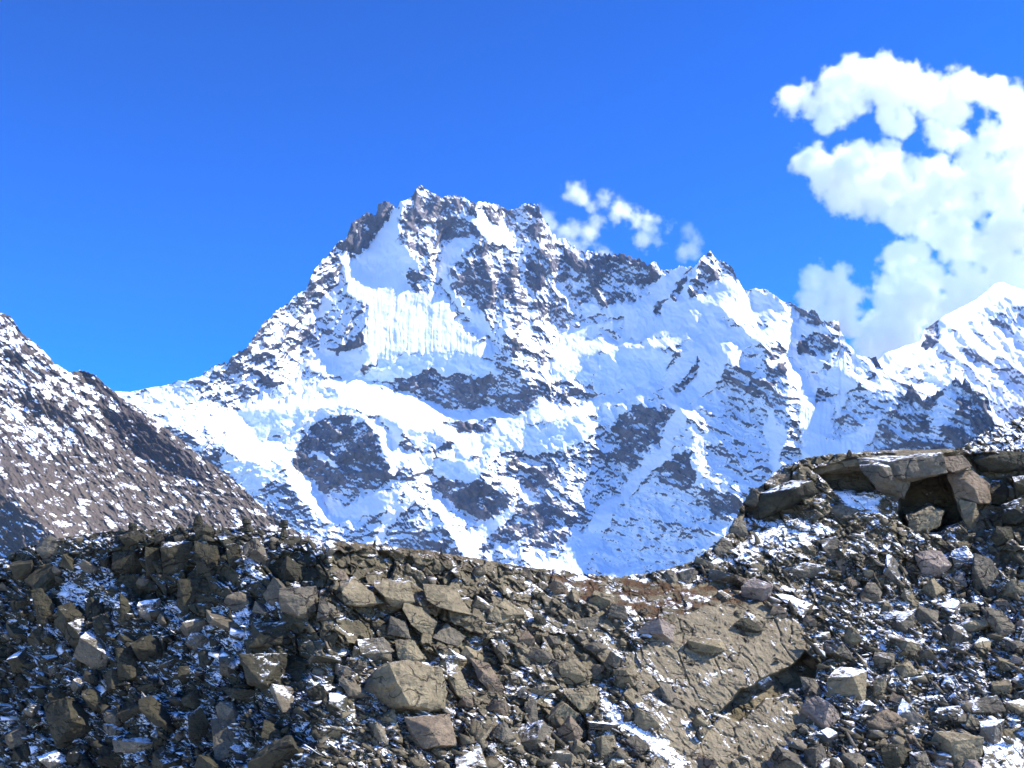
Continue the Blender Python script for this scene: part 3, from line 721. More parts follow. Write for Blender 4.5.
ROCK_STOPS = [(0.25, (0.024, 0.021, 0.016)), (0.42, (0.075, 0.066, 0.048)), (0.58, (0.15, 0.13, 0.095)), (0.75, (0.26, 0.225, 0.168))]
def rock_core(t, b, co, scale, snow_in, tint, turf, nrm_gain=0.9, dark=None):
    big = noise_node(t, 0.45 * scale, 8, 0.62, co, 0.4)
    fine = noise_node(t, 5.0 * scale, 8, 0.7, co)
    mixv = math_node(t, 'ADD', math_node(t, 'MULTIPLY', big, 0.65), math_node(t, 'MULTIPLY', fine, 0.35))
    rk = ramp(t, mixv, ROCK_STOPS)
    rk = mix_col(t, math_node(t, 'MULTIPLY', tint, 0.75), rk, mix_col(t, fine, (0.12, 0.102, 0.084), (0.34, 0.295, 0.245)))
    li = map_range(t, noise_node(t, 1.3 * scale, 6, 0.7, co), 0.55, 0.72)
    rk = mix_col(t, math_node(t, 'MULTIPLY', li, 0.5), rk, (0.06, 0.063, 0.032))
    if turf is not None:
        rk = mix_col(t, turf, rk, ramp(t, fine, [(0.3, (0.035, 0.022, 0.010)), (0.55, (0.085, 0.042, 0.018)), (0.75, (0.13, 0.085, 0.035))]))
    vo = N(t, 'ShaderNodeTexVoronoi', feature='DISTANCE_TO_EDGE')
    vo.inputs['Scale'].default_value = 0.55 * scale
    wv = N(t, 'ShaderNodeVectorMath', operation='MULTIPLY_ADD')
    wc = N(t, 'ShaderNodeTexNoise'); wc.inputs['Scale'].default_value = 0.8 * scale; wc.inputs['Detail'].default_value = 5
    t.links.new(co, wc.inputs['Vector'])
    t.links.new(wc.outputs['Color'], wv.inputs[0]); wv.inputs[1].default_value = (1.6, 1.6, 1.6)
    t.links.new(co, wv.inputs[2])
    mp = N(t, 'ShaderNodeMapping'); mp.inputs['Rotation'].default_value = (.3, .55, .2); mp.inputs['Scale'].default_value = (.7, .8, 1.9)
    t.links.new(wv.outputs[0], mp.inputs[0]); t.links.new(mp.outputs[0], vo.inputs['Vector'])
    cm = map_range(t, noise_node(t, 0.7 * scale, 3, 0.5, co), 0.45, 0.62, 0.0, 0.045)
    crack = math_node(t, 'DIVIDE', vo.outputs['Distance'], math_node(t, 'ADD', cm, 0.0005), True)
    grain = N(t, 'ShaderNodeMapping'); grain.inputs['Rotation'].default_value = (.2, .6, .1); grain.inputs['Scale'].default_value = (.6, .6, 3.6)
    t.links.new(co, grain.inputs[0])
    bed = noise_node(t, 1.1 * scale, 6, 0.65, grain.outputs[0], 0.2)
    rk = mix_col(t, map_range(t, bed, 0.35, 0.65, 0.0, 0.55), rk, mix_col(t, 0.5, rk, (0.02, 0.018, 0.016)))
    rk = mix_col(t, map_range(t, crack, 0, 1, .35, 1), (0.010, 0.009, 0.008), rk)
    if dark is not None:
        rk = mix_col(t, dark, rk, mix_col(t, fine, (0.012, 0.0125, 0.009), (0.048, 0.049, 0.034)))  # painted shade: darkens the rock colour itself
    geo = N(t, 'ShaderNodeNewGeometry')
    sep = N(t, 'ShaderNodeSeparateXYZ')
    t.links.new(geo.outputs['True Normal'], sep.inputs[0])
    s = math_node(t, 'ADD', snow_in, math_node(t, 'MULTIPLY', math_node(t, 'SUBTRACT', sep.outputs[2], 0.55), nrm_gain))
    patch = noise_node(t, 0.9 * scale, 7, 0.68, co, 0.3)
    s = math_node(t, 'ADD', s, math_node(t, 'MULTIPLY', math_node(t, 'SUBTRACT', patch, 0.5), 2.0))
    sm = map_range(t, s, 0.55, 0.83)
    t.links.new(mix_col(t, sm, rk, (0.90, 0.92, 0.95)), b.inputs['Base Color'])
    t.links.new(map_range(t, sm, 0, 1, 0.85, 0.6), b.inputs['Roughness'])
    b.inputs['Specular IOR Level'].default_value = 0.25
    h = math_node(t, 'ADD', math_node(t, 'MULTIPLY', noise_node(t, 2.2 * scale, 8, 0.65, co, 0.3), 0.6), math_node(t, 'MULTIPLY', sm, 0.10))
    h = math_node(t, 'ADD', h, math_node(t, 'ADD', math_node(t, 'MULTIPLY', crack, 0.35), math_node(t, 'MULTIPLY', bed, 0.35)))
    bump(t, h, 1.0, 0.4 / scale, b)

def hillside_material():
    m, t, b = new_mat('broken_rock')
    rock_core(t, b, obj_coord(t), 1.0, attr(t, 'snow'), attr(t, 'tint'), attr(t, 'ice'), dark=attr(t, 'painted_shade'))
    tone_rock(t, b, (1.0, 0.945, 0.72))
    return m
def boulder_material(name, tone, tint, snow, per_island=False):
    m, t, b = new_mat(name)
    tv = N(t, 'ShaderNodeValue'); tv.outputs[0].default_value = tint
    sv = N(t, 'ShaderNodeValue'); sv.outputs[0].default_value = snow
    if per_island:
        co = N(t, 'ShaderNodeNewGeometry').outputs['Position']
        ri = N(t, 'ShaderNodeNewGeometry').outputs['Random Per Island']
        sn = math_node(t, 'ADD', attr(t, 'snow'), math_node(t, 'MULTIPLY', math_node(t, 'SUBTRACT', ri, 0.5), 0.5))
        rock_core(t, b, co, 1.0, sn, map_range(t, ri, 0.2, 1.0, 0, 0.9), None, 0.55, attr(t, 'painted_shade'))
    else:
        co = N(t, 'ShaderNodeNewGeometry').outputs['Position']
        rock_core(t, b, co, 1.0, sv.outputs[0], tv.outputs[0], None)
    if tone != 1.0:
        tone_rock(t, b, tone)
    return m
def tone_rock(t, b, tone):
        src = b.inputs['Base Color'].links[0].from_node
        ra = src.inputs[6].links[0].from_socket
        g = N(t, 'ShaderNodeMix', data_type='RGBA', blend_type='MULTIPLY')
        g.inputs[0].default_value = 1.0
        g.inputs[7].default_value = (*(tone if isinstance(tone, tuple) else (tone,) * 3), 1)
        t.links.new(ra, g.inputs[6])
        t.links.new(g.outputs[2], src.inputs[6])
MAT_ROCK = hillside_material()
o = relief_object('hillside', REL, SKY_FG, 808, MAT_ROCK, ([-200, 690, 700, 790, 830, 960, 975, 1220], [1.1, 1.1, 2.2, 2.2, .6, .6, 2, 2]), 27, (25, 14), du=0.75, foot=-2.8)

# ground: under the camera, and the valley behind the hill
def ground_sheet():
    xs = np.linspace(-220, 220, 160); ys = np.linspace(-120, 64, 110)
    X, Y = np.meshgrid(xs, ys)
    Z = -3.1 + 0.25 * fbm(X / 9, Y / 9, 3, 4)
    A = {'snow': 0.45 + 0.2 * fbm(X / 6, Y / 6, 4, 4), 'tint': X * 0 + .3, 'ice': X * 0, 'painted_shade': X * 0}
    structure(grid_mesh('ground', np.stack([X, Y, Z], -1)[::-1], A, MAT_ROCK))
    xs = np.linspace(-20000, 20000, 120); ys = np.linspace(-16000, 24000, 120)
    X, Y = np.meshgrid(xs, ys)
    A = {'snow': 0.3 + 0.3 * fbm(X / 900, Y / 900, 6, 4), 'tint': X * 0 + .6, 'ice': X * 0}
    structure(grid_mesh('valley_floor', np.stack([X, Y, X * 0 - 45.0], -1)[::-1], A, MAT_HILL))
ground_sheet()

# ------------------------------------------------------------------ boulders
def thing(o, label, cat, group=None):
    o['label'] = label; o['category'] = cat
    if group:
        o['group'] = group
    return o

def rock_bmesh(pts, cell, amp, seed):
    """Convex stone from corner points, its faces split down to the cell size and roughened."""
    bm = bmesh.new()
    for p in pts:
        bm.verts.new(p)
    r = bmesh.ops.convex_hull(bm, input=bm.verts)
    bmesh.ops.delete(bm, geom=[g for g in set(r['geom_interior'] + r['geom_unused']) if isinstance(g, bmesh.types.BMVert)], context='VERTS')
    bmesh.ops.bevel(bm, geom=list(bm.edges), offset=cell * 0.15, segments=1, affect='EDGES', clamp_overlap=True)
    bmesh.ops.triangulate(bm, faces=bm.faces)
    for _ in range(5):
        e = [x for x in bm.edges if x.calc_length() > cell]
        if not e or len(bm.verts) > 5000:
            break
        bmesh.ops.subdivide_edges(bm, edges=e, cuts=1)
        bmesh.ops.triangulate(bm, faces=[f for f in bm.faces if len(f.verts) > 3])
    bm.normal_update()
    co = np.array([v.co for v in bm.verts]); no = np.array([v.normal for v in bm.verts])
    rs = np.random.RandomState(seed)
    k = 1.0 / (cell * 6)
    q = rs.rand(3) * 100
    d = amp * (fbm(co[:, 0] * k + co[:, 1] * k * .7 + q[0], co[:, 2] * k + q[1], seed, 4, .6)
               + 0.6 * fbm(co[:, 0] * k * 3 + q[1], co[:, 2] * k * 3 - co[:, 1] * k * 2, seed + 3, 3, .6))
    # bedding steps
    ax = rs.normal(size=3) * (0.4, 0.4, 1); ax /= np.linalg.norm(ax)
    ph = co @ ax * k * 1.6 + 0.35 * fbm(co[:, 0] * k, co[:, 2] * k, seed + 9, 3)
    d -= amp * 1.1 * np.exp(-((ph - np.round(ph)) / 0.07) ** 2)
    for v, p in zip(bm.verts, co + no * d[:, None]):
        v.co = p
    return bm

def mesh_of(bm, name, mat):
    me = bpy.data.meshes.new(name)
    bm.to_mesh(me); bm.free()
    me.materials.append(mat)
    return me

MATS = {
    'olive': boulder_material('dark_olive_rock', (0.38, 0.385, 0.29), 0.0, 0.12),
    'oliveS': boulder_material('dark_olive_rock_dusted', (0.38, 0.385, 0.29), 0.0, 0.42),
    'grey': boulder_material('grey_rock', (1.0, 0.97, 0.88), 0.15, 0.14),
    'greyS': boulder_material('grey_rock_dusted', (1.0, 0.97, 0.88), 0.15, 0.46),
    'tan': boulder_material('tan_rock', (1.33, 1.24, 0.92), 0.45, 0.12),
    'tanS': boulder_material('tan_rock_dusted', (1.33, 1.24, 0.92), 0.45, 0.42),
    'brown': boulder_material('brown_rock', (1.08, 0.93, 0.75), 0.6, 0.08),
    'pale': boulder_material('pale_pink_rock', (1.2, 1.1, 1.05), 1.0, 0.2),
    'white': boulder_material('snow_covered_rock', 1.0, 0.2, 0.85),
}
def from_px(u, v, r):
    return ray(np.float64(u), np.float64(v)) * r

HERO_AT = []
def hero(name, label, cat, poly, mat, ridge=(), push=0.0, thick=0.9, seed=0, group=None):
    """A stone whose corners are read off the photograph: the outline gets its own distance, a front bulge and a back."""
    polys = [P(p) for p in (poly if isinstance(poly, (list, tuple)) else [poly])]
    allp = np.array([q for p in polys for q in p])
    cu, cv = allp.mean(0)
    vmax = allp[:, 1].max(); vmin = allp[:, 1].min()
    hgt = vmax - vmin
    r0 = float(at(cu, min(vmax - 0.22 * hgt, 806)))
    wpx = min(np.ptp(allp[:, 0]), hgt * 1.6)
    px = r0 / F
    r0 = r0 - push * wpx * px
    base = from_px(cu, vmax, r0)
    bm_all = bmesh.new()
    rs = np.random.RandomState(seed + 17)
    for pi, pl in enumerate(polys):
        pl = np.array(pl)
        c = pl.mean(0)
        ex = min(np.ptp(pl[:, 0]), np.ptp(pl[:, 1]) * 1.5) * thick
        pts = []
        for q in pl:
            pts.append(from_px(q[0], q[1], r0 + px * ex * rs.uniform(-.10, .12)))
            f = c + (q - c) * rs.uniform(.35, .8) + np.array([-.16 * np.ptp(pl[:, 0]), .08 * np.ptp(pl[:, 1])])
            if not ridge:
                pts.append(from_px(f[0], f[1], r0 - px * ex * rs.uniform(.08, .46)))
            f = c + (q - c) * rs.uniform(.6, .9)
            pts.append(from_px(f[0], f[1], r0 + px * ex * rs.uniform(.45, .75)))
        for (u, v, k) in ridge:
            pts.append(from_px(u, v, r0 - px * ex * k))
        pts = np.array(pts) - base
        cell = max(1.6 * px, ex * px / 16)
        b = rock_bmesh(pts, cell, cell * (0.24 if name != 'boulder' else 0.34), seed + pi)
        tmp = bpy.data.meshes.new('tmp'); b.to_mesh(tmp); b.free()
        bm_all.from_mesh(tmp); bpy.data.meshes.remove(tmp)
    me = mesh_of(bm_all, name, MATS[mat])
    o = bpy.data.objects.new(name, me)
    o.location = base
    COL.objects.link(o)
    HERO_AT.append((cu, cv, max(np.ptp(allp[:, 0]), hgt) / 2))
    return thing(o, label, cat, group)
# ------------------------------------------------------------------ the boulders one can point at
BO, BL, SL = 'boulder', 'rock_block', 'flat_rock'
HERO = [
 (BL, 'black square-topped cliff block with a clean vertical face beside the snow gully', '112,552 128,547 144,546 145,576 125,578 114,568', 'olive', .5),
 (BL, 'black narrow cliff block split by a vertical joint from its square neighbour', '145,546 159,548 162,577 146,578', 'olive', .5),
 (BL, 'dark cliff block crossed by thin level snow lines below the mossy crest', '162,542 193,541 197,574 164,577', 'oliveS', .5),
 (BL, 'olive pentagonal cliff block with a pointed lower corner below a crest cairn', '194,541 217,546 224,568 217,578 199,575', 'olive', .5),
 (BO, 'bulging black boulder hanging under the snow-lined cliff block', '178,579 200,578 209,592 190,620 178,605', 'olive', .5),
 (BL, 'tall thin upright block with a slanting crack beside the snow chute', '226,545 240,542 241,562 230,572', 'oliveS', .4),
 (BO, 'olive gable-shaped boulder with a bare slanting top under the squat square cairn', '279,567 287,556 309,569 308,585 285,583', 'olive', .4),
 (BL, 'large grey square block with a snow-flecked upper edge in the shaded cliff', '279,588 316,586 320,608 308,622 281,611', 'grey', .5),
 (BL, 'grey leaning block wedged against the large square block of the cliff', '320,596 336,607 333,620 316,622', 'grey', .4),
 (BL, 'wide low black block with snow in its notches above the big jointed cube', '252,624 293,620 300,632 295,648 249,648', 'oliveS', .5),
 (BL, 'big dark jointed cube with two white snow streaks on its shaded face', '238,654 288,653 283,684 275,692 248,685', 'oliveS', .5),
 (BL, 'rounded grey post-like block beside the big jointed cube and snow', '219,657 234,655 236,680 221,674', 'grey', .4),
 (BO, 'large olive boulder with a sharp sunlit ridge cut off by the lower frame edge', '246,764 266,745 290,736 312,768 296,776 250,778', 'olive', .5, ((290, 742, .5),)),
 (BO, 'olive upright wedge above the sharp-ridged boulder at the lower frame edge', '264,720 284,733 276,742 262,737', 'olive', .4),
 (BO, 'olive slab-topped boulder in the dark scree below the snow chute', '180,699 196,689 208,704 203,711 183,706', 'olive', .4),
 (BL, 'square block with a white rippled snow face standing in dark scree', '187,714 201,707 209,722 208,746 190,739', 'oliveS', .3),
 (SL, 'long tilted black slab sloping down beside the snowy square block', '138,700 151,694 182,727 186,738 162,727', 'olive', .4),
 (BO, 'dull green flat-topped boulder just above the long tilted black slab', '138,687 158,680 164,690 142,697', 'olive', .4),
 (BO, 'olive diamond-shaped boulder with one snow speck in the shaded scree', '82,691 93,686 117,704 108,712 98,712', 'olive', .3),
 (BO, 'big dark boulder with a greenish ragged edge in the shaded scree', '115,648 133,649 150,670 141,683 122,681', 'olive', .4),
 (BO, 'dark box-shaped stone tipped on edge near the picture border', '4,653 17,635 24,641 14,656', 'olive', .3),
 (SL, 'flat slab covered by wind-rippled snow at the bottom of the dark scree', '36,757 56,750 73,761 56,770 48,768', 'white', .2),
 (SL, 'smaller snow-streaked slab above the wind-rippled snowy slab', '29,746 47,745 50,752 32,755', 'white', .2),
 (BO, 'round bluish frosted stone among black scree', '48,667 57,662 60,671 50,678', 'greyS', .2),
 (BO, 'dark two-tiered boulder standing below the upper snow gully', '30,590 42,588 55,606 52,628 38,626', 'olive', .3),
 (BO, 'dark tilted block between two snow tongues under the black cliff', '92,618 107,612 115,630 108,640 96,634', 'olive', .3),
 (BO, 'black angular block with an olive sunlit flank under the vertical cliff', '120,592 128,600 136,622 128,636 121,620', 'olive', .3),
 (BL, 'snow-capped low block at the foot of the vertical cliff', '138,602 160,598 164,616 150,622 139,618', 'white', .3),
 (BO, 'long sloping olive block beneath the snow-capped low block', '130,643 150,634 168,648 165,664 140,662', 'olive', .3),
 (SL, 'tan curved flake leaning in the cliff with a black gap behind it', '339,582 354,576 384,603 367,608 347,606', 'tan', .5),
 (SL, 'broad tan cliff plate with a bare face below the two marker stones', '373,580 410,580 415,602 398,609 386,595', 'tan', .5),
 (SL, 'wide grey cliff plate with a dark slot under its lower edge', '422,583 455,586 472,615 446,609 425,597', 'tan', .5),
 (BL, 'long diagonal grey block running down from the cliff plates', '404,602 422,608 438,622 430,640 412,623', 'tan', .4),
 (BL, 'grey wedge block beside the diagonal block in the middle cliff', '390,616 406,621 411,639 386,636', 'grey', .4),
 (BO, 'flat-topped dark grey boulder resting beneath the slotted cliff plate', '429,636 447,623 466,637 458,646', 'grey', .3),
 (BO, 'rounded grey boulder lined with snow directly above the great wedge boulder', '357,640 384,637 395,651 380,662 358,656', 'greyS', .4),
 (BO, 'tan humped boulder touching the top of the great wedge boulder', '394,640 412,639 427,659 414,666 400,660', 'tan', .4),
 (BO, 'great wedge boulder with a sunlit cracked face and a black shaded flank', '363,690 366,678 388,663 415,660 442,668 447,692 447,710 420,713 385,712 371,706', 'tan', .45, ((389, 664, .30), (398, 684, .50), (410, 706, .52), (436, 700, .22), (440, 672, .10))),
 (SL, 'brown layered slab edged with snow under the great wedge boulder', '404,717 449,714 458,746 431,750 413,744', 'brown', .3),
 (SL, 'snow-streaked plate leaning beside the great wedge boulder', '446,662 458,664 474,700 466,704 450,690', 'tanS', .3),
 (SL, 'long brown slab with dark overhung side pointing downhill past the wedge boulder', '469,657 490,664 505,690 500,699 482,676', 'brown', .5),
 (BO, 'blocky tan boulder at the upper edge of the diagonal rock ribs', '488,604 503,600 520,614 509,625 490,619', 'tan', .4),
 (BO, 'tan boulder with a dark triangular hollow on its uphill side', '486,607 505,598 526,614 511,624 492,617', 'tan', .4),
 (BO, 'dark lens-shaped stone on the open slope below the turf bench', '532,592 544,593 554,604 540,605', 'olive', .3),
 (BO, 'small dark almond stone below the lens-shaped one, beside snow', '532,613 545,617 547,625 537,623', 'olive', .3),
 (BO, 'grey humped boulder with rusty turf on its top edge', '574,619 597,616 610,628 601,634 576,629', 'grey', .4),
 (BO, 'light grey rounded boulder above a black hollow among the ribs', '583,645 597,640 608,648 597,656', 'grey', .4),
 (BO, 'tan sharp-prowed boulder with a black shaded flank beside the smooth slab', '613,670 634,664 637,691 616,688', 'tan', .5, ((626, 670, .5),)),
 (SL, 'large tilted tan slab between the ribs and the black hollow', '557,660 574,654 594,675 586,686 567,684', 'tan', .4),
 (BO, 'pointed dark brown boulder with a snow spot on its shoulder', '556,746 556,731 570,715 584,731 578,746', 'brown', .4, ((570, 722, .4),)),
 (BL, 'upright narrow grey block beside the snow-covered round stone', '525,702 536,698 538,720 527,728', 'grey', .3),
 (BL, 'tall tan block with bedding lines above the pointed dark brown boulder', '563,688 595,688 600,711 584,716', 'tan', .4),
 (BO, 'round stone wholly covered in white snow among brown rocks', '517,688 525,685 528,696 519,699', 'white', .3),
 (BO, 'grey boulder with a sunlit sloping shoulder near the lower frame edge', '490,732 503,719 517,738 509,748', 'grey', .4),
 (BO, 'dark flat oval stone lying alone on the smooth pinkish slab', '736,621 748,617 766,631 750,634', 'olive', .4),
 (BL, 'dark snow-topped ledge block under the snow field of the rock dome', '766,572 805,562 826,566 824,578 780,580', 'greyS', .4),
 (BL, 'smaller grey ledge block standing above the scree near the rock dome', '820,540 836,536 846,550 838,564 824,560', 'greyS', .4),
 (BO, 'rounded dark boulder in the mouth of the upper hollow', '828,506 842,504 860,510 856,520 836,520', 'grey', .4),
 (BL, 'dark slanting wall block with a white snow edge along its foot', '758,494 790,480 813,480 818,492 800,507 762,521', 'oliveS', .5),
 (BL, 'grey overhanging brow split by pale snow veins at the top of the rock dome', ['856,458 905,455 944,453 948,473 920,480 906,483 882,478', '858,459 890,458 914,474 904,500 888,498 878,480'], 'greyS', .6),
 (BO, 'black boulder wedged between the tan pillar and the dark wall of the dome', '986,487 1004,482 1017,493 1009,507 991,505', 'olive', .6),
 (BO, 'dark snow-lined boulder low in the stack beside the tan pillar', '1000,505 1022,497 1036,512 1022,528 1002,524', 'oliveS', .6),
 (BO, 'small dark boulder at the foot of the stack above the pyramid-shaped rock', '996,526 1011,527 1015,541 1002,547 990,538', 'olive', .6),
 (BL, 'dark block tucked under the black roof block at the frame edge', '1012,477 1036,474 1042,492 1020,495', 'oliveS', .6),
 (BO, 'dark boulder on the steep rim of the dome, lowest of the rim stones', '712,549 721,538 732,541 733,553 720,557', 'grey', .7),
 (BO, 'dark leaning rim boulder halfway up the edge of the rock dome', '728,531 735,518 746,521 748,535 737,540', 'greyS', .7),
 (BO, 'grey rim boulder at the shoulder of the dome above the slanting wall block', '744,503 752,488 764,489 766,503 755,510', 'grey', .7),
 (BO, 'brown rim boulder just below the end of the tan cap slab', '764,488 774,475 790,474 790,484 776,494', 'brown', .7),
 (SL, 'long sunlit tan cap slab along the top of the rock dome', '788,474 800,463 828,455 868,451 945,449 962,451 946,460 905,464 862,463 830,468 810,479', 'tan', .9),
 (BL, 'tan upright pillar beside the deep hollow of the rock dome', ['942,457 962,455 972,466 958,473 944,470', '946,474 972,470 990,484 992,504 978,506 958,494'], 'brown', .6),
 (BL, 'tan split block hanging below the upright tan pillar', '958,499 976,503 980,518 972,532 963,520', 'tan', .5),
 (BO, 'pale sunlit boulder inside the deep hollow of the rock dome', '908,520 922,512 944,510 940,526 922,536 910,530', 'tan', .3),
 (BL, 'black jutting roof block at the skyline above the shaded recess', '966,455 1000,451 1040,453 1040,470 1000,474 980,472', 'olive', .6),
 (BO, 'pale pink smooth boulder below the deep hollow', '914,554 926,550 941,551 952,565 941,578 922,580', 'pale', .4),
 (BO, 'bluish boulder powdered with snow beside the pale pink one', '951,551 966,545 977,562 969,575 957,566', 'white', .4),
 (BO, 'tall pyramid-shaped grey rock with vertical cracks', '971,572 974,553 990,558 1007,586 1000,599 976,601', 'grey', .5),
 (SL, 'flat snow-speckled slab lying on the scree under the pyramid-shaped rock', '955,628 968,618 992,616 995,625 967,636', 'tanS', .3),
 (SL, 'dark tilted slab with a bright lower edge beside the flat snow-speckled slab', '980,606 1000,609 1020,631 1009,638 994,630', 'grey', .4),
 (BL, 'low tan block just uphill of the flat snow-speckled slab', '953,605 976,602 979,610 959,615', 'tan', .3),
 (BO, 'small pale pink triangular block between the pink and pyramid rocks', '950,580 962,572 968,586 958,592', 'pale', .3),
 (BO, 'olive-tan boulder with a clean sunlit top in the open rubble', '894,666 909,660 919,674 905,679', 'tan', .4),
 (BO, 'upright tan leaf-shaped stone with a snow stripe down its face', '872,679 887,674 886,693 874,699', 'tanS', .3),
 (BL, 'long snow-roofed block with a dark front in the lower rubble', '964,701 997,695 1007,712 973,716', 'greyS', .4),
 (BL, 'big block with a white snow face below the long snow-roofed block', '979,721 1005,719 1000,745 982,736', 'white', .3),
 (BO, 'dark boulder with a tilted snowy top beside the snow-faced block', '936,708 960,706 972,722 942,729', 'greyS', .4),
 (BO, 'wide brown boulder with a peaked ridge in the lower rubble', '863,718 887,708 908,720 897,732 866,732', 'brown', .4),
 (BO, 'smooth stone with a thick white cap uphill of the wide brown boulder', '855,708 869,700 878,706 861,714', 'white', .3),
 (BL, 'dark square block under the mouth of the long hollow', '800,676 815,679 825,698 809,703', 'grey', .4),
 (BO, 'dark boulder with a snow pocket cut by the lower frame edge near the pale slab', '804,749 822,743 829,759 822,772 804,768', 'grey', .4),
 (BO, 'black wedge boulder with mossy top at the lower frame edge', '880,744 903,743 910,763 900,774 883,768', 'olive', .4),
 (BO, 'frosted round boulder beside the mossy-topped black wedge', '909,753 925,751 932,766 920,774 911,768', 'greyS', .4),
 (BO, 'low stone with a bright white top near the long snow-roofed block', '921,697 938,695 939,703 923,704', 'white', .3),
 (BO, 'mossy rounded rock bulging from the crest beside a pointed stone', '118,536 132,531 146,534 150,544 126,547', 'olive', .3),
 (BO, 'lens of olive rock under the tall round cairn on the crest', '194,530 206,524 217,530 213,540 198,540', 'olive', .3),
]
for i, (nm, lab, poly, mat, thick, *rg) in enumerate(HERO):
    hero(nm, lab, {'boulder': 'boulder', 'rock_block': 'rock', 'flat_rock': 'flat rock'}[nm], poly, mat, rg[0] if rg else (), seed=100 + i * 7, thick=0.6 + thick)

# ------------------------------------------------------------------ cairns and marker stones on the crest
CAIRN_SHAPES = []
def cairn(label, u, wpx, hpx, courses, seed, sink=2.0):
    v = float(crest_v(u)) + sink
    r = float(at(u, v + 1)) ; px = r / F
    base = from_px(u, v, r)
    e = bpy.data.objects.new('cairn', None)
    e.empty_display_size = 0.3
    e.location = base
    COL.objects.link(e)
    e['kind'] = 'thing'; thing(e, label, 'cairn', 'cairns along the crest')
    rs = np.random.RandomState(seed)
    z = -0.12
    H_ = (hpx + sink) * px
    hs_ = rs.uniform(.7, 1.3, courses); hs_ = hs_ / hs_.sum() * H_
    for k in range(courses):
        w = wpx * px * .5 * (0.85 + 0.3 * math.sin(k * 2.1 + seed)) * rs.uniform(.85, 1.12)
        h = hs_[k]
        pts = []
        for a in range(9):
            an = a / 9 * 2 * math.pi + rs.uniform(-.25, .25)
            rr = w * rs.uniform(.8, 1.1)
            pts.append((math.cos(an) * rr, math.sin(an) * rr * .85, z + rs.uniform(0, .35) * h))
            pts.append((math.cos(an) * rr * .85, math.sin(an) * rr * .75, z + h * rs.uniform(.85, 1.12)))
        b = rock_bmesh(np.array(pts), max(.05, w / 5), w * .06, seed + k)
        o = bpy.data.objects.new(*(lambda n: (n, mesh_of(b, n, MATS['olive'])))('base_stone' if k == 0 else ('cap_stone' if k == courses - 1 else 'middle_stone')))
        o.parent = e
        o.location = (rs.uniform(-.12, .12) * w, 0, 0)
        COL.objects.link(o)
        z += h * .97
cairn('tall round-headed cairn of dark stones on the mossy crest', 197.5, 12, 14, 3, 1, 2)
cairn('ragged low cairn of two humps on the dark crest', 246, 14, 12, 3, 2, 1.5)
cairn('square-sided dark cairn standing where the brown mountain meets the snow wall', 284, 11, 15, 4, 3, 2)
cairn('small pointed cairn at the start of the mossy crest', 132, 13, 9, 2, 4, 1)
def marker(label, u, wpx, hpx, seed, lean):
    v = float(crest_v(u)) + 1.5
    r = float(at(u, v + 1)); px = r / F
    rs = np.random.RandomState(seed)
    w, h = wpx * px / 2, (hpx + 2.5) * px
    pts = [(sx * w * s * rs.uniform(.8, 1.1) + lean * z * h, sy * w * s * .8, z * h - .15) for sx in (-1, 1) for sy in (-1, 1) for z, s in ((0, 1.1), (.6, .9), (1.0, .45))]
    b = rock_bmesh(np.array(pts), w / 2.5, w * .08, seed)
    o = bpy.data.objects.new('standing_stone', mesh_of(b, 'standing_stone', MATS['olive']))
    o.location = from_px(u, v, r)
    COL.objects.link(o)
    thing(o, label, 'standing stone', 'standing stones along the crest')
marker('thin dark standing stone leaning on the crest before the snowy ribs', 373.5, 3, 6, 11, .15)
marker('thin upright standing stone on the crest beside the bright snow couloir', 441.5, 2.4, 7, 12, -.05)
marker('tiny standing stone on top of the rock dome', 849.5, 4, 4.5, 13, 0)
marker('stubby standing stone between two cairns on the mossy crest', 212, 3, 4, 14, .1)

# ------------------------------------------------------------------ more boulders: a few shapes, copied to their places
rs = np.random.RandomState(5)
KINDS = [('boulder', 'angular', (1, .9, .8)), ('boulder', 'rounded', (1, .95, .85)), ('rock_block', 'blocky', (1, .9, .95)), ('flat_rock', 'flat', (1.25, 1, .38)), ('boulder', 'wedge-shaped', (1.1, .85, .75))]
TEMPL = []
for k, (nm, shp, dim) in enumerate(KINDS):
    for j in range(4):
        q = np.random.RandomState(900 + k * 10 + j)
        if shp == 'blocky' or shp == 'flat':
            pts = np.array([(x, y, z) for x in (-1, 1) for y in (-1, 1) for z in (-1, 1)], float) * .72
            pts += q.uniform(-.32, .32, pts.shape); pts = np.concatenate([pts, q.uniform(-.85, .85, (4, 3))])
        elif shp == 'wedge-shaped':
            pts = np.array([(x, y, z) for x in (-1, 1) for y in (-1, 1) for z in (-1, 1)], float) * .7
            pts[pts[:, 0] > 0, 2] *= q.uniform(.1, .35)
            pts += q.uniform(-.2, .2, pts.shape)
        else:
            pts = q.normal(size=(11 if shp == 'angular' else 26, 3))
            pts = pts / np.linalg.norm(pts, axis=1, keepdims=True) * q.uniform(.75, 1.0, (len(pts), 1))
        b = rock_bmesh(pts * np.array(dim), .13, .035, 900 + k * 10 + j)
        b2 = bpy.data.meshes.new(nm); b.to_mesh(b2); b.free()
        TEMPL.append((nm, shp, b2))
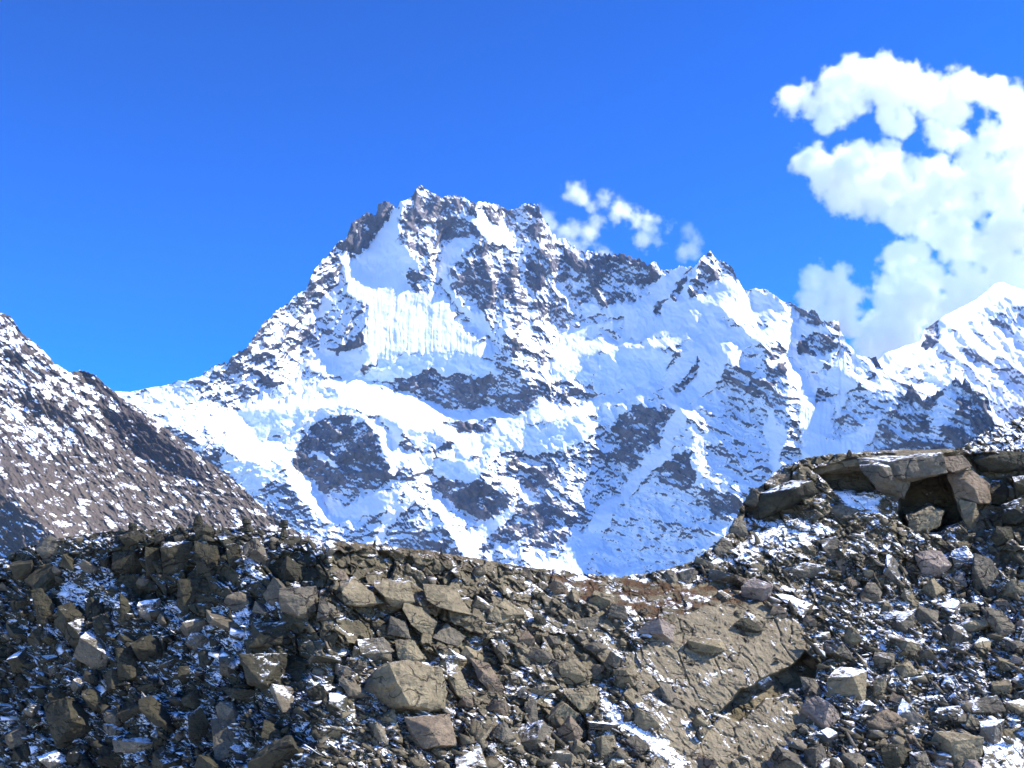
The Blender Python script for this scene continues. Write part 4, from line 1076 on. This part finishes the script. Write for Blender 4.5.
MARKS = [('the upper snow gully', 85, 590), ('the snow chute', 222, 640), ('the vertical black cliff', 165, 570), ('the mossy crest', 180, 533), ('the great wedge boulder', 405, 688),
         ('the jointed middle cliff', 420, 600), ('the reddish turf bench', 650, 593), ('the smooth pinkish slab', 720, 650), ('the long dark hollow', 775, 688), ('the slanting snow streak', 645, 740),
         ('the dome snow field', 760, 540), ('the overhanging brow', 890, 476), ('the tan pillar', 970, 490), ('the pyramid-shaped rock', 988, 578), ('the flat snow-speckled slab', 975, 627),
         ('the pale lower slab', 740, 745), ('the wind-rippled snowy slab', 54, 760), ('the long tilted black slab', 160, 712), ('the big jointed cube', 262, 670), ('the sharp-ridged boulder', 283, 755),
         ('the snow-roofed block', 985, 706), ('the wide brown boulder', 885, 720), ('the olive diamond-shaped boulder', 100, 700), ('the bluish frosted stone', 54, 670), ('the pointed dark brown boulder', 570, 732),
         ('the sharp-prowed boulder', 626, 680), ('the brown layered slab', 430, 732), ('the long brown slab', 488, 678), ('the leaf-shaped stone', 880, 686), ('the lens-shaped stone', 543, 598), ('the tan cliff plate', 395, 592), ('the dark ledge block', 795, 571)]
used_labels = set()
placed = list(HERO_AT)
def zone_mat(u, v, q):
    if u < 335:
        return q.choice(['olive', 'oliveS', 'olive', 'oliveS', 'greyS', 'grey'])
    if u < 640:
        return q.choice(['tan', 'tanS', 'grey', 'brown', 'greyS', 'tan'])
    return q.choice(['tan', 'tanS', 'greyS', 'brown', 'grey', 'tanS', 'white', 'pale'])
COLW = {'olive': 'dark olive', 'oliveS': 'snow-flecked olive', 'grey': 'grey', 'greyS': 'snow-dusted grey', 'tan': 'tan', 'tanS': 'snow-speckled tan', 'brown': 'brown', 'pale': 'pale pink', 'white': 'snow-covered'}
mat_mesh = {}
count = 0; tries = 0
while count < 265 and tries < 60000:
    tries += 1
    u, v = rs.uniform(-5, 1030), rs.uniform(480, 772)
    if v < crest_v(u) + 8 + (8 if count < 80 else 0) or (690 < u < 990 and v < 562):
        continue
    size = float(np.exp(rs.normal(2.2, .42)))
    size = min(max(size, 4.5), 23)
    if count < 80:
        size = rs.uniform(11, 21) * (1.15 if v > 680 else .85)
    if at(u, v, F_SMALL) < 0.45 and (count < 80 or rs.rand() < .93):
        continue
    if any((u - a) ** 2 + (v - b) ** 2 < (size * .75 + c * .62) ** 2 for a, b, c in placed):
        continue
    t_i = rs.randint(len(TEMPL)); nm, shp, me0 = TEMPL[t_i]
    mk = str(zone_mat(u, v, rs))
    best = sorted(MARKS, key=lambda m: (m[1] - u) ** 2 + (m[2] - v) ** 2)
    dx, dy = u - best[0][1], v - best[0][2]
    szw = 'small' if size < 6.5 else ('mid-sized' if size < 10 else 'large')
    rel = 'below' if dy > abs(dx) * .6 else ('above' if -dy > abs(dx) * .6 else 'beside')
    kind_w = {'boulder': 'boulder', 'rock_block': 'block', 'flat_rock': 'flat rock'}[nm]
    opts = [f'{szw} {shp} {COLW[mk]} {kind_w} {rel} {best[0][0]}', f'{szw} {shp} {COLW[mk]} {kind_w} between {best[0][0]} and {best[1][0]}', f'{szw} {shp} {COLW[mk]} {kind_w} {rel} {best[0][0]} towards {best[2][0]}']
    lab = next((x for x in opts if x not in used_labels and len(x.split()) <= 16), None)
    if lab is None:
        continue
    used_labels.add(lab)
    if (t_i, mk) not in mat_mesh:
        m2 = me0.copy(); m2.materials.append(MATS[mk]); m2.name = nm
        mat_mesh[(t_i, mk)] = m2
    r = float(at(u, v + size * .3)); px = r / F
    o = bpy.data.objects.new(nm, mat_mesh[(t_i, mk)])
    s = size * px
    o.scale = (s * rs.uniform(.9, 1.25), s * rs.uniform(.85, 1.1), s * rs.uniform(.75, 1.05))
    o.location = from_px(u, v + .12 * size, r + .02 * s)
    o.rotation_euler = (rs.normal(.35, .3), rs.normal(.4, .3), rs.normal(0, .8))
    COL.objects.link(o)
    thing(o, lab, kind_w, 'loose boulders on the hillside')
    placed.append((u, v, size))
    count += 1

# ------------------------------------------------------------------ rubble: more small stones than one could count
def stone_templates(n, q):
    out = []
    for k in range(n):
        b = bmesh.new()
        m = 7 + q.randint(4)
        pts = q.normal(size=(m, 3)); pts /= np.linalg.norm(pts, axis=1, keepdims=True)
        pts *= q.uniform(.7, 1.1, (m, 1))
        pts[:, 2] *= q.uniform(.22, .7)
        for p in pts:
            b.verts.new(p)
        r = bmesh.ops.convex_hull(b, input=b.verts)
        bmesh.ops.delete(b, geom=[g for g in set(r['geom_interior'] + r['geom_unused']) if isinstance(g, bmesh.types.BMVert)], context='VERTS')
        bmesh.ops.triangulate(b, faces=b.faces)
        b.verts.index_update(); b.normal_update()
        out.append((np.array([v.co for v in b.verts]), np.array([[v.index for v in f.verts] for f in b.faces])))
        b.free()
    return out
def rubble(name, n, smin, smax, mu, sig, seed, accept, mat):
    q = np.random.RandomState(seed)
    T = stone_templates(40, q)
    u = q.uniform(-190, 1210, n * 3); v = q.uniform(415, 803, n * 3)
    ok = (v > crest_v(u) + 2) & (q.rand(n * 3) < accept(u, v))
    u, v = u[ok][:n], v[ok][:n]
    s = np.clip(np.exp(q.normal(mu, sig, len(u))), smin, smax) * np.interp(v, [440, 560, 770], [.75, .85, 1.25])
    r = at(u, v + s * .4); px = r / F
    pos = ray(u, v) * (r - .15 * s * px)[:, None]
    cov = at(u, v, F_COV)
    li = painted_shade(u, v) * q.uniform(.6, 1.1, len(u))  # rubble takes the slope's painted shade, varied per stone
    VV, FF, SN, SHADE = [], [], [], []
    base = 0
    ti = q.randint(len(T), size=len(u))
    A = q.normal(0.4, .4, len(u)); B = q.normal(.42, .35, len(u)); Cc = q.normal(0, .6, len(u))
    for k in range(len(T)):
        idx = np.nonzero(ti == k)[0]
        if not len(idx):
            continue
        tv, tf = T[k]
        ca, sa, cb, sb, cc, sc = np.cos(A[idx]), np.sin(A[idx]), np.cos(B[idx]), np.sin(B[idx]), np.cos(Cc[idx]), np.sin(Cc[idx])
        tv = tv * np.array((1.55, 1.0, .9))
        x = tv[None, :, 0] * cc[:, None] - tv[None, :, 1] * sc[:, None]; y = tv[None, :, 0] * sc[:, None] + tv[None, :, 1] * cc[:, None]; z = np.broadcast_to(tv[None, :, 2], x.shape)
        x, z = x * cb[:, None] + z * sb[:, None], -x * sb[:, None] + z * cb[:, None]
        y, z = y * ca[:, None] - z * sa[:, None], y * sa[:, None] + z * ca[:, None]
        sz = (s * px)[idx][:, None]
        vv = np.stack([x * sz, y * sz, z * sz], -1) + pos[idx][:, None]
        VV.append(vv.reshape(-1, 3))
        FF.append((tf[None] + (base + np.arange(len(idx)) * len(tv))[:, None, None]).reshape(-1, 3))
        SN.append(np.repeat(cov[idx] * .85, len(tv)))
        SHADE.append(np.repeat(li[idx], len(tv)))
        base += len(idx) * len(tv)
    VV = np.concatenate(VV); FF = np.concatenate(FF); SN = np.concatenate(SN); SHADE = np.concatenate(SHADE)
    me = bpy.data.meshes.new(name)
    me.vertices.add(len(VV)); me.vertices.foreach_set('co', VV.reshape(-1).astype(np.float32))
    me.loops.add(FF.size); me.loops.foreach_set('vertex_index', FF.reshape(-1).astype(np.int32))
    me.polygons.add(len(FF)); me.polygons.foreach_set('loop_start', (np.arange(len(FF)) * 3).astype(np.int32))
    me.update(calc_edges=True)
    a = me.attributes.new('snow', 'FLOAT', 'POINT'); a.data.foreach_set('value', SN.astype(np.float32))
    a = me.attributes.new('painted_shade', 'FLOAT', 'POINT'); a.data.foreach_set('value', np.clip(SHADE, 0, 1).astype(np.float32))
    me.materials.append(mat)
    o = bpy.data.objects.new(name, me)
    o['kind'] = 'stuff'
    COL.objects.link(o)
    return o
def acc(u, v):
    return np.clip((at(u, v, F_SMALL) - .42) * 1.7, 0.03, 1)
MAT_RUB = boulder_material('rubble_stone', (0.9, 0.85, 0.70), 0.3, 0.3, True)
rubble('rubble', 24000, 0.9, 9.0, 0.6, .65, 41, acc, MAT_RUB)
def dry_grass():
    q = np.random.RandomState(77)
    n = 60000
    u = q.uniform(-60, 1090, n); v = q.uniform(500, 790, n)
    k = at(u, v, REL['ice'])
    ok = (v > crest_v(u) + 1) & (q.rand(n) < k * 1.2) & (fbm(u / 14, v / 6, 91, 3) > -.15)
    u, v = u[ok], v[ok]
    r = at(u, v); px = (r / F)[:, None]
    p = ray(u, v) * r[:, None]
    h_ = q.uniform(1.2, 3.2, len(u))[:, None] * px
    lean = q.normal(0, .45, (len(u), 2)) * h_
    side = q.normal(0, 1, (len(u), 2)); side /= np.linalg.norm(side, axis=1, keepdims=True)
    w = .35 * px
    z0 = np.zeros((len(u), 1))
    a = p + np.concatenate([side * w, z0 - .2 * px], 1); b = p + np.concatenate([-side * w, z0 - .2 * px], 1)
    c = p + np.concatenate([lean, h_], 1)
    V_ = np.stack([a, b, c], 1).reshape(-1, 3)
    me = bpy.data.meshes.new('dry_grass')
    me.vertices.add(len(V_)); me.vertices.foreach_set('co', V_.reshape(-1).astype(np.float32))
    nf = len(u)
    me.loops.add(nf * 3); me.loops.foreach_set('vertex_index', np.arange(nf * 3, dtype=np.int32))
    me.polygons.add(nf); me.polygons.foreach_set('loop_start', (np.arange(nf) * 3).astype(np.int32))
    me.update(calc_edges=True)
    m, t, bb = new_mat('dry_turf_grass')
    ri = N(t, 'ShaderNodeNewGeometry').outputs['Random Per Island']
    t.links.new(ramp(t, ri, [(0, (0.09, 0.04, 0.018)), (.5, (0.15, 0.075, 0.03)), (1, (0.22, 0.15, 0.06))]), bb.inputs['Base Color'])
    bb.inputs['Roughness'].default_value = .9
    me.materials.append(m)
    o = bpy.data.objects.new('dry_grass', me); o['kind'] = 'stuff'
    COL.objects.link(o)
dry_grass()

# ------------------------------------------------------------------ clouds and air
def cloud_material(name, dens):
    m = bpy.data.materials.new(name)
    m.use_nodes = True
    t = m.node_tree
    t.nodes.clear()
    out = N(t, 'ShaderNodeOutputMaterial')
    v = N(t, 'ShaderNodeVolumePrincipled')
    v.inputs['Color'].default_value = (1, 1, 1, 1)
    v.inputs['Density'].default_value = dens
    v.inputs['Density Attribute'].default_value = 'density'
    v.inputs['Anisotropy'].default_value = 0.0
    t.links.new(v.outputs[0], out.inputs['Volume'])
    return m
def cloud(name, label, puffs, dist, depth, radius, rough, soft, dens, seed, vox=22.0):
    """Puffs given by their place in the sky become points; density is how far inside the nearest puffs a place lies, eaten into by noise."""
    q = np.random.RandomState(seed)
    pts = []
    for (u, v, r) in puffs:
        n = max(5, int((r / 5.0) ** 2 * 2.0))
        for _ in range(n):
            a, b = q.uniform(0, 6.283), math.sqrt(q.rand()) * r * .8
            pts.append(ray(np.float64(u + math.cos(a) * b), np.float64(v + math.sin(a) * b)) * (dist + q.uniform(-1, 1) * depth * (1 - (b / r) ** 2) ** .5))
    pts = np.array(pts)
    c = pts.mean(0)
    me = bpy.data.meshes.new(name)
    me.from_pydata((pts - c).tolist(), [], [])
    core = bpy.data.objects.new(name + '_core', me)      # only the node group reads it; it stands in no collection
    vol = bpy.data.volumes.new(name)
    o = bpy.data.objects.new(name, vol)
    o.location = c
    COL.objects.link(o)
    mat = cloud_material(name + '_vapour', dens)
    vol.materials.append(mat)
    lo = (pts - c).min(0) - radius * 1.6; hi = (pts - c).max(0) + radius * 1.6
    g = bpy.data.node_groups.new(name, 'GeometryNodeTree')
    g.interface.new_socket('Geometry', in_out='INPUT', socket_type='NodeSocketGeometry')
    g.interface.new_socket('Geometry', in_out='OUTPUT', socket_type='NodeSocketGeometry')
    gi = g.nodes.new('NodeGroupInput'); go = g.nodes.new('NodeGroupOutput')
    vc = g.nodes.new('GeometryNodeVolumeCube')
    vc.inputs['Min'].default_value = lo; vc.inputs['Max'].default_value = hi
    for i, ax in enumerate('XYZ'):
        vc.inputs['Resolution ' + ax].default_value = int(min(240, max(8, (hi[i] - lo[i]) / vox)))
    px = g.nodes.new('GeometryNodeProximity'); px.target_element = 'POINTS'
    oi = g.nodes.new('GeometryNodeObjectInfo'); oi.inputs['Object'].default_value = core
    g.links.new(oi.outputs['Geometry'], px.inputs[0])
    pos = g.nodes.new('GeometryNodeInputPosition')
    def nz(scale, detail, rgh, off):
        n = g.nodes.new('ShaderNodeTexNoise')
        n.inputs['Scale'].default_value = scale; n.inputs['Detail'].default_value = detail; n.inputs['Roughness'].default_value = rgh
        va = g.nodes.new('ShaderNodeVectorMath'); va.operation = 'ADD'; va.inputs[1].default_value = (off, off * 2, off * 3)
        g.links.new(pos.outputs[0], va.inputs[0]); g.links.new(va.outputs[0], n.inputs['Vector'])
        return n.outputs['Fac'] if 'Fac' in n.outputs else n.outputs[0]
    def mm(op, a, b):
        m = g.nodes.new('ShaderNodeMath'); m.operation = op
        for i, x in enumerate((a, b)):
            if isinstance(x, (int, float)): m.inputs[i].default_value = x
            else: g.links.new(x, m.inputs[i])
        return m.outputs[0]
    n1 = nz(1.0 / 300.0, 10.0, 0.66, seed * 31.0)
    n2 = nz(1.0 / 110.0, 7.0, 0.62, seed * 17.0)
    d = mm('ADD', px.outputs['Distance'], mm('MULTIPLY', mm('SUBTRACT', n1, 0.5), -rough))
    d = mm('ADD', d, mm('MULTIPLY', mm('SUBTRACT', n2, 0.5), -rough * .42))
    d = mm('DIVIDE', mm('SUBTRACT', radius, d), soft)
    d = mm('MINIMUM', mm('MAXIMUM', d, 0.0), 1.0)
    g.links.new(d, vc.inputs['Density'])
    sm = g.nodes.new('GeometryNodeSetMaterial'); sm.inputs['Material'].default_value = mat
    g.links.new(vc.outputs[0], sm.inputs[0]); g.links.new(sm.outputs[0], go.inputs[0])
    mod = o.modifiers.new('vapour', 'NODES'); mod.node_group = g
    return thing(o, label, 'cloud')

def PF(s):
    a = [float(x) for x in s.replace(';', ' ').replace(',', ' ').split()]
    return list(zip(a[::3], a[1::3], a[2::3]))
CLOUD_FAR = 14500.0
cloud('cumulus_cloud', 'great white cumulus bank billowing over the distant snow peak with a hooked upper arm',
      PF('795,102,9 812,98,14 835,95,22 860,85,24 885,82,22 905,90,20 925,95,18 945,100,14 895,115,14 830,118,8 965,85,12 990,95,14 1010,105,13 1024,110,12 1000,140,16 1024,135,16 1040,130,20 955,118,10 940,135,10 960,140,9'
         ' 815,165,14 835,172,22 860,165,20 885,160,18 850,190,22 880,190,26 910,185,22 940,185,24 910,210,22 945,215,26 980,190,28 1010,190,28 1040,190,30 975,160,14 1000,168,16 1024,165,18'
         ' 930,222,14 960,240,20 980,260,28 1010,240,34 1045,240,36 905,262,20 920,285,26 895,290,20 945,300,30 890,320,20 915,325,26 880,340,18 868,350,14 905,345,20 925,355,20 980,300,36 1020,300,40 1050,330,40 940,345,24'),
      CLOUD_FAR, 270, 118, 640, 150, 0.02, 3, 15.0)
cloud('small_cumulus_cloud', 'round white cloud puff rising behind the rocky shoulder beside the great cloud bank',
      PF('818,280,11 832,285,14 846,300,15 830,305,18 850,320,13 825,322,12 812,300,6'), CLOUD_FAR - 800, 140, 116, 520, 130, 0.03, 5, 15.0)
cloud('wispy_cloud', 'bright little cloud floating clear above the dark ridge wall',
      PF('622,216,6 638,218,11 652,222,11 648,236,11 660,246,7 664,230,6 632,214,5'), CLOUD_FAR - 500, 110, 78, 560, 150, 0.016, 7, 12.0)
cloud('wispy_cloud', 'torn thin cloud trailing from the tower edge of the summit ridge',
      PF('545,228,9 556,234,10 568,232,9 580,224,8 592,236,7 562,246,10 576,252,9 588,246,7 600,258,6 548,222,6 574,192,5 584,197,5 594,206,6 603,202,5 616,206,5 596,220,5'), CLOUD_FAR - 300, 120, 82, 640, 200, 0.010, 9, 12.0)
cloud('wispy_cloud', 'faint twin scraps of cloud beside the bright little cloud',
      PF('686,234,6 694,236,6 690,250,6 684,252,5'), CLOUD_FAR - 500, 80, 62, 500, 160, 0.010, 11, 12.0)

def haze():
    x0, x1, y0, y1, z0, z1 = -8200, 8200, -200, 11900, -47.5, 4300
    vs = [(x, y, z) for z in (z0, z1) for y in (y0, y1) for x in (x0, x1)]
    me = bpy.data.meshes.new('haze')
    me.from_pydata(vs, [], [(0, 2, 3, 1), (4, 5, 7, 6), (0, 1, 5, 4), (2, 6, 7, 3), (0, 4, 6, 2), (1, 3, 7, 5)])
    m = bpy.data.materials.new('thin_mountain_air'); m.use_nodes = True
    t = m.node_tree; t.nodes.clear()
    out = N(t, 'ShaderNodeOutputMaterial'); v = N(t, 'ShaderNodeVolumePrincipled')
    v.inputs['Color'].default_value = (0.40, 0.62, 1.0, 1)
    v.inputs['Density'].default_value = HAZE
    v.inputs['Anisotropy'].default_value = 0.0
    t.links.new(v.outputs[0], out.inputs['Volume'])
    me.materials.append(m)
    o = bpy.data.objects.new('haze', me); o['kind'] = 'stuff'
    COL.objects.link(o)
HAZE = 1.0e-5
haze()
